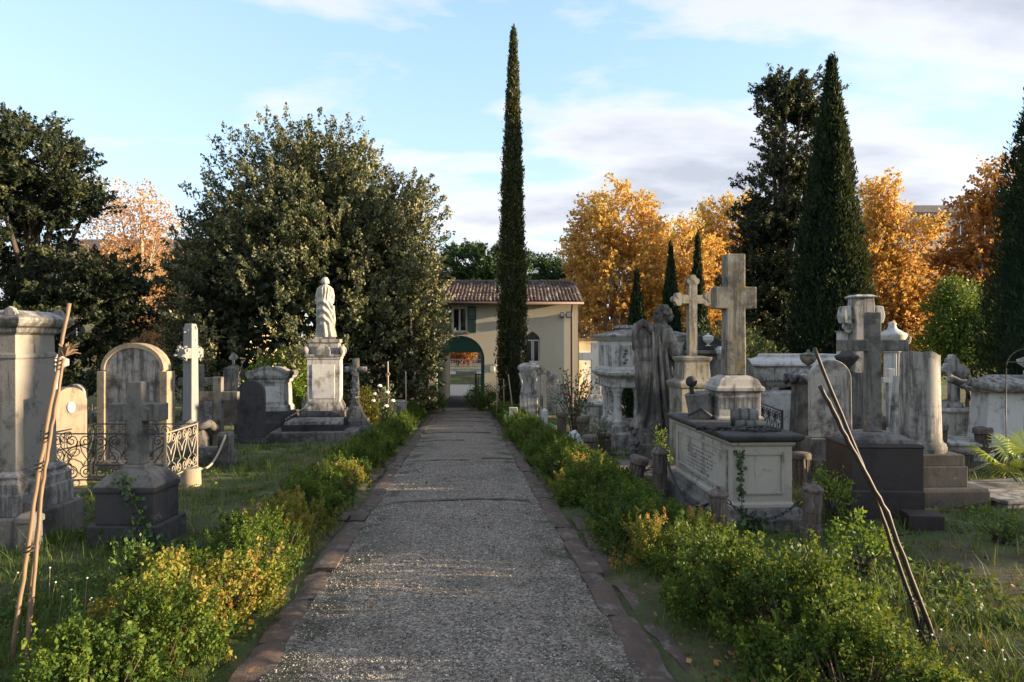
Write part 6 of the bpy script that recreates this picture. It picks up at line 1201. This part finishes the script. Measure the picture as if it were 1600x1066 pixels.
for s in (-1, 1): MB().tube([(s * .33, 0, -.1), (s * .33, 0, p.h(575))], .009, 6).build('leg', MAT['iron_dark'], t, True)
MB().tube([(-.3, 0, p.h(566)), (.3, 0, p.h(566))], .008, 6).build('cross_bar', MAT['iron_dark'], t)
# fan palm
t = T('fan_palm', 'young fan palm with yellow-green fronds at the iron hoop', 'palm', 1608, 10.7); g = random.Random(9)
for k in range(11):
    a = R(95) + k * 2.4 if k else R(165); el = R(g.uniform(20, 70)) if k else R(38); l = g.uniform(.5, .75); hd = Vector((math.cos(a) * math.cos(el) * l, math.sin(a) * math.cos(el) * l, .12 + math.sin(el) * l))
    fr = MB().tube([(0, 0, 0), hd * .5 + Vector((0, 0, .05)), hd], [.014, .01, .008], 5).build('frond', MAT['leaf_palm'], t); D = (hd - Vector((0, 0, .12))).normalized(); S = D.cross(Vector((0, 0, 1))).normalized(); U = S.cross(D); V = []; Q = []; ti = []
    for i in range(24):
        q = R(-125 + 250 * i / 23); e = (D * math.cos(q) + S * math.sin(q)).normalized(); ll = .48 * (.75 + .25 * math.cos(q)); s = e.cross(U).normalized() * .013; b0 = len(V)
        tip = hd + e * ll - Vector((0, 0, .10)) ; md = hd + e * ll * .55 + U * .02; V += [hd, md + s * 1.4, tip, md - s * 1.4]; Q.append((b0, b0 + 1, b0 + 2, b0 + 3)); ti += [g.uniform(.2, 1)] * 4
    mesh_obj('leaf_fan', np_mesh('leaf_fan', [tuple(v) for v in V], Q, ti), MAT['leaf_palm'], fr)
MB().tube([(0, 0, -.1), (0, 0, .1), (0, 0, .16)], [.07, .08, .04], 8).build('trunk', MAT['bark_dark'], t)
# ================================================================== bamboo stakes
def pole(parent, pts, r, mat, name='pole'):
    P = [Vector(q) for q in pts]; n = 30; q = []; rr = []; g = random.Random(int(pts[0][0] * 97))
    for k in range(n + 1):
        u = k / n * (len(P) - 1); i = min(int(u), len(P) - 2); c = P[i].lerp(P[i + 1], u - i); q.append(c + Vector((g.uniform(-.004, .004), g.uniform(-.004, .004), 0))); rr.append(r * (1.16 if k % 5 == 0 else 1) * (1.0 - .2 * k / n))
    MB().tube(q, rr, 9).build(name, MAT[mat], parent, True)
def tie(parent, c, r): MB().tube([Vector(c) + Vector((math.cos(k * .9) * r, math.sin(k * .9) * r, .004 * (k - 9))) for k in range(19)], .0045, 5).build('tie', MAT['twine'], parent)
def pp(x, y, d): return (X(x, d), d, Z(y, d))
d = 4.45; t = thing('bamboo_stakes', 'pair of leaning bamboo canes tied together in the left grass', 'stake', pp(25, 1040, d), 0); t.location = (0, 0, 0)
pole(t, [pp(8, 1100, d), pp(60, 740, d + .1), pp(108, 474, d + .2)], .0145, 'bamboo'); pole(t, [pp(36, 1090, d - .04), pp(66, 760, d + .05), pp(100, 560, d + .14)], .012, 'bamboo')
pole(t, [pp(34, 1100, d + .1), pp(50, 900, d + .12), pp(72, 690, d + .16)], .011, 'bamboo')
for q in (pp(71, 682, d + .1), pp(62, 728, d + .09), pp(46, 858, d + .06), pp(92, 568, d + .15)): tie(t, q, .028)
g = random.Random(3); b = MB(); c = Vector(pp(102, 548, d + .15))
for k in range(13): e = c + Vector((g.uniform(-.02, .09), g.uniform(-.05, .05), g.uniform(-.03, .06))); b.tube([c + Vector((g.uniform(-.015, .015), 0, g.uniform(-.05, .02))), c.lerp(e, .6), e], [.009, .007, .003], 5)
b.build('root_stub', MAT['bamboo'], t)
d = 4.75; t = thing('bamboo_stakes', 'pair of dark crossing bamboo canes leaning over the right grass', 'stake', (0, 0, 0), 0)
pole(t, [pp(1462, 1050, d), pp(1365, 770, d + .1), pp(1272, 544, d + .2)], .0155, 'bamboo_dark'); pole(t, [pp(1475, 1040, d - .05), pp(1385, 800, d + .02), pp(1325, 690, d + .04), pp(1282, 603, d + .06)], .018, 'bamboo_dark')
pole(t, [pp(1440, 1060, d - .02), pp(1440, 965, d - .02)], .02, 'bamboo_dark', 'peg')
for q in (pp(1425, 940, d), pp(1443, 990, d)): tie(t, q, .04)
# ================================================================== clipped box hedges, bush by bush
def bush_mesh(seed, n=190, per=42, yellow=0.0):
    rg = np.random.default_rng(seed); m = 26; a = rg.uniform(0, 6.283, m); ph = np.arccos(1 - rg.random(m) * 1.05); D = np.stack([np.sin(ph) * np.cos(a), np.sin(ph) * np.sin(a), np.cos(ph)], 1)
    Bc = D * np.array((.34, .40, .40)) * rg.uniform(.7, 1.15, m)[:, None] + np.array((0, 0, .10)); bt = rg.normal(.42 + yellow, .13, m); k = rg.integers(0, m, n)
    C = Bc[k] + rg.normal(size=(n, 3)) * np.array((.07, .07, .06)); C[:, 2] = np.maximum(C[:, 2], .03); d = D[k]
    dirv = d * .6 + np.array((0, 0, .9)) + rg.normal(size=(n, 3)) * .28; dirv /= np.linalg.norm(dirv, axis=1, keepdims=True); sl = rg.uniform(.09, .21, n)
    u = rg.random((n, per)); P = C[:, None] + dirv[:, None] * ((u - .45) * sl[:, None])[..., None] + rg.normal(size=(n, per, 3)) * (.017 * (1.2 - .6 * u))[..., None]; P[..., 2] = np.maximum(P[..., 2], .01)
    ax = dirv[:, None] * .7 + rg.normal(size=(n, per, 3)) * .75; P = P.reshape(-1, 3); M = len(P); l = rg.uniform(.018, .036, M)
    V, Q = leaf_quads(P, ax.reshape(-1, 3), l, l * .62, rg); t = np.clip(np.repeat(bt[k] + rg.normal(0, .07, n), per) + (u.ravel() - .5) * .32 + rg.normal(0, .08, M), 0, 1)
    return np_mesh('foliage', V, Q, np.repeat(t, 4))
BM = [bush_mesh(300 + k) for k in range(4)]; BY = [bush_mesh(310 + k, yellow=.12) for k in range(2)]
def twigs_mesh(seed):
    g = random.Random(seed); b = MB()
    for k in range(26): a = g.uniform(0, 6.28); r = g.uniform(.1, .36); b.tube([(math.cos(a) * .06, math.sin(a) * .06, -.04), (math.cos(a) * r * .6, math.sin(a) * r * .6, .15), (math.cos(a) * r, math.sin(a) * r, g.uniform(.25, .45))], [.008, .006, .003], 4)
    m = b.mesh('stem'); m.materials.append(MAT['twig']); return m
TW = [twigs_mesh(1), twigs_mesh(2)]
g = random.Random(17)
def bush(label, x, y, s, yel, group):
    t = thing('box_bush', label, 'bush', (x, y, gz(y) - .04), g.uniform(0, 6.28), group); t.scale = (s * g.uniform(.9, 1.15), s * g.uniform(.9, 1.15), s * g.uniform(.9, 1.15))
    mesh_obj('stem', TW[g.randrange(2)], None, t); me = (BY if yel else BM)[g.randrange(2 if yel else 4)]; o = mesh_obj('foliage', me, None, t)
    if not me.materials: me.materials.append(MAT['leaf_box'])
    o.material_slots[0].link = 'OBJECT'; o.material_slots[0].material = MAT['leaf_box_yellow' if yel else 'leaf_box']
LY = {4.4: 0, 4.75: 1, 5.2: 1, 7.3: 1, 8.6: 1, 11.3: 1}
SEG = {-1: ((5.4, 'beside the tied bamboo canes'), (9.2, 'across from the ivied stone cross'), (13, 'across from the scrollwork iron fence'), (18, 'across from the dark round-topped slab'), (22.5, 'by the grave bed and rustic cross'), (99, 'under the holm oak')),
       1: ((5.6, 'below the dark crossing canes'), (8.2, 'at the near chained bollard'), (11.2, 'along the inscribed side of the chest tomb'), (15.5, 'at the sunlit bollard before the angel'), (22, 'near the green hose and marble post'), (99, 'at the foot of the pencil cypress'))}
def hedge(side, lbl, grp, off, ylist, ystart, tall=0.0, p2=.55):
    y = ystart
    while y < 31.5:
        s = g.uniform(.74 + tall, 1.05 + tall) * (1.0 if y < 20 else .95); yel = any(a < y < b_ for a, b_ in ylist)
        lb = (lbl[1] if yel else lbl[0]) + ' ' + next(w for lim, w in SEG[side] if y < lim)
        bush(lb, pc(y) + side * (off(y) + g.uniform(-.08, .1)), y, s, yel, grp)
        if g.random() < p2: bush(lb, pc(y) + side * (off(y) + .28 + g.uniform(-.05, .1)), y + g.uniform(.1, .4), s * g.uniform(.7, .95), yel, grp)
        y += (.52 if y < 12 else .62) * g.uniform(.85, 1.2)
hedge(-1, ('green box bush of the left hedge', 'yellowed box bush of the left hedge'), 'box hedge left of the path', lambda y: 1.93, ((4.6, 5.3), (7.2, 8.1), (10.4, 11.2)), 3.7)
hedge(1, ('green box bush of the right hedge', 'yellowed box bush of the right hedge'), 'box hedge right of the path', lambda y: float(np.interp(y, (4, 6, 9, 17), (2.25, 2.12, 1.98, 1.75))), ((6.7, 7.2), (10.2, 10.9)), 3.9, .08, 1.0)
# ================================================================== grass, weeds, litter
grass_patch('grass', 'rough green and straw-coloured grass among the graves left of the path', -1, 15000, 5)
grass_patch('grass', 'rough sparse grass and dry stalks among the graves right of the path', 1, 12000, 15)
low_weeds('weeds', 'small leafy weeds in the grass left of the path', -1, 3600, 25); low_weeds('weeds', 'small leafy weeds in the grass right of the path', 1, 5600, 26)
fallen_leaves('fallen_leaves', 'brown fallen leaves scattered over the right-hand grass', 2600, 33, lambda r, n: ((lambda y: (pc(y) + 1.5 + .75 * y * r.random(n), y))(3.4 + 12 * r.random(n) ** 1.5)))
fallen_leaves('fallen_leaves', 'few dry leaves and bits lying on the gravel path', 90, 34, lambda r, n: ((lambda y: (pc(y) + r.uniform(-1.3, 1.3, n), y))(3.6 + 16 * r.random(n))))

# tall weeds and saplings in the near grass
WL = lambda h, w: [(0, 0, h * .55, w, w * .8, h * .5), (w * .5, 0, h * .35, w * .7, w * .6, h * .35)]
for pxx, dd, h_, w_, mt, sd_, lb in ((1345, 6.5, .55, .32, 'leaf_bright', 201, 'yellow-green leafy weed clump before the granite pedestal'), (1300, 8.6, .7, .25, 'leaf_bright', 202, 'bright weeds growing between chest tomb and granite pedestal'),
        (1262, 5.6, .5, .2, 'leaf_olive', 203, 'thin leafy sapling behind the right hedge'), (1032, 11.6, .9, .14, 'leaf_bright', 204, 'slender yellow sapling beside the chest tomb end'), (208, 5.9, .45, .16, 'leaf_green', 205, 'pale heart-leaved climber in the left hedge'),
        (1560, 7.6, .4, .3, 'leaf_green', 206, 'low weed clump on the lit grass below the lichen-speckled slab'), (1590, 12.6, .5, .45, 'leaf_box_yellow', 207, 'reddish dry weeds behind the flat-topped bollard'), (395, 6.6, .3, .3, 'leaf_green', 208, 'low ivy-like weeds at the left hedge foot')):
    shrub('weed_clump', lb, pxx, dd, WL(h_, w_), 46, 15, .05, .045, .026, mt, sd_, 'weed', 16)
def wild_flowers(name, label, spots, n, seed):
    rg = np.random.default_rng(seed); V = []; Q = []; hd = MB(); g_ = random.Random(seed); st = MB()
    for k in range(n):
        x0, y0, s_ = spots[k % len(spots)]; x = x0 + rg.normal() * s_; y = y0 + rg.normal() * s_ * .8; h = rg.uniform(.14, .36); lx, ly = rg.normal() * .05, rg.normal() * .05; z = gz(y) - .02
        st.tube([(x, y, z), (x + lx * .4, y + ly * .4, z + h * .6), (x + lx, y + ly, z + h)], [.002, .0018, .0015], 3); hd.ball((x + lx, y + ly, z + h), (.008, .008, .006), 6, 4, .15, g_)
    t = thing(name, label, 'flowers', (0, 0, 0)); t['kind'] = 'stuff'; st.build('stalk', MAT['wood_stake'], t); hd.build('flower_head', MAT['petal_white'], t, True)
wild_flowers('wild_flowers', 'small white wild flowers in the grass under the dark canes', [(X(1470, 4.6), 4.6, .3), (X(1540, 4.4), 4.4, .3), (X(1560, 5.2), 5.2, .35)], 20, 5)
wild_flowers('wild_flowers', 'sparse pale seed heads in the dry grass by the left canes', [(X(60, 5.0), 5.0, .35), (X(130, 5.6), 5.6, .4)], 16, 6)
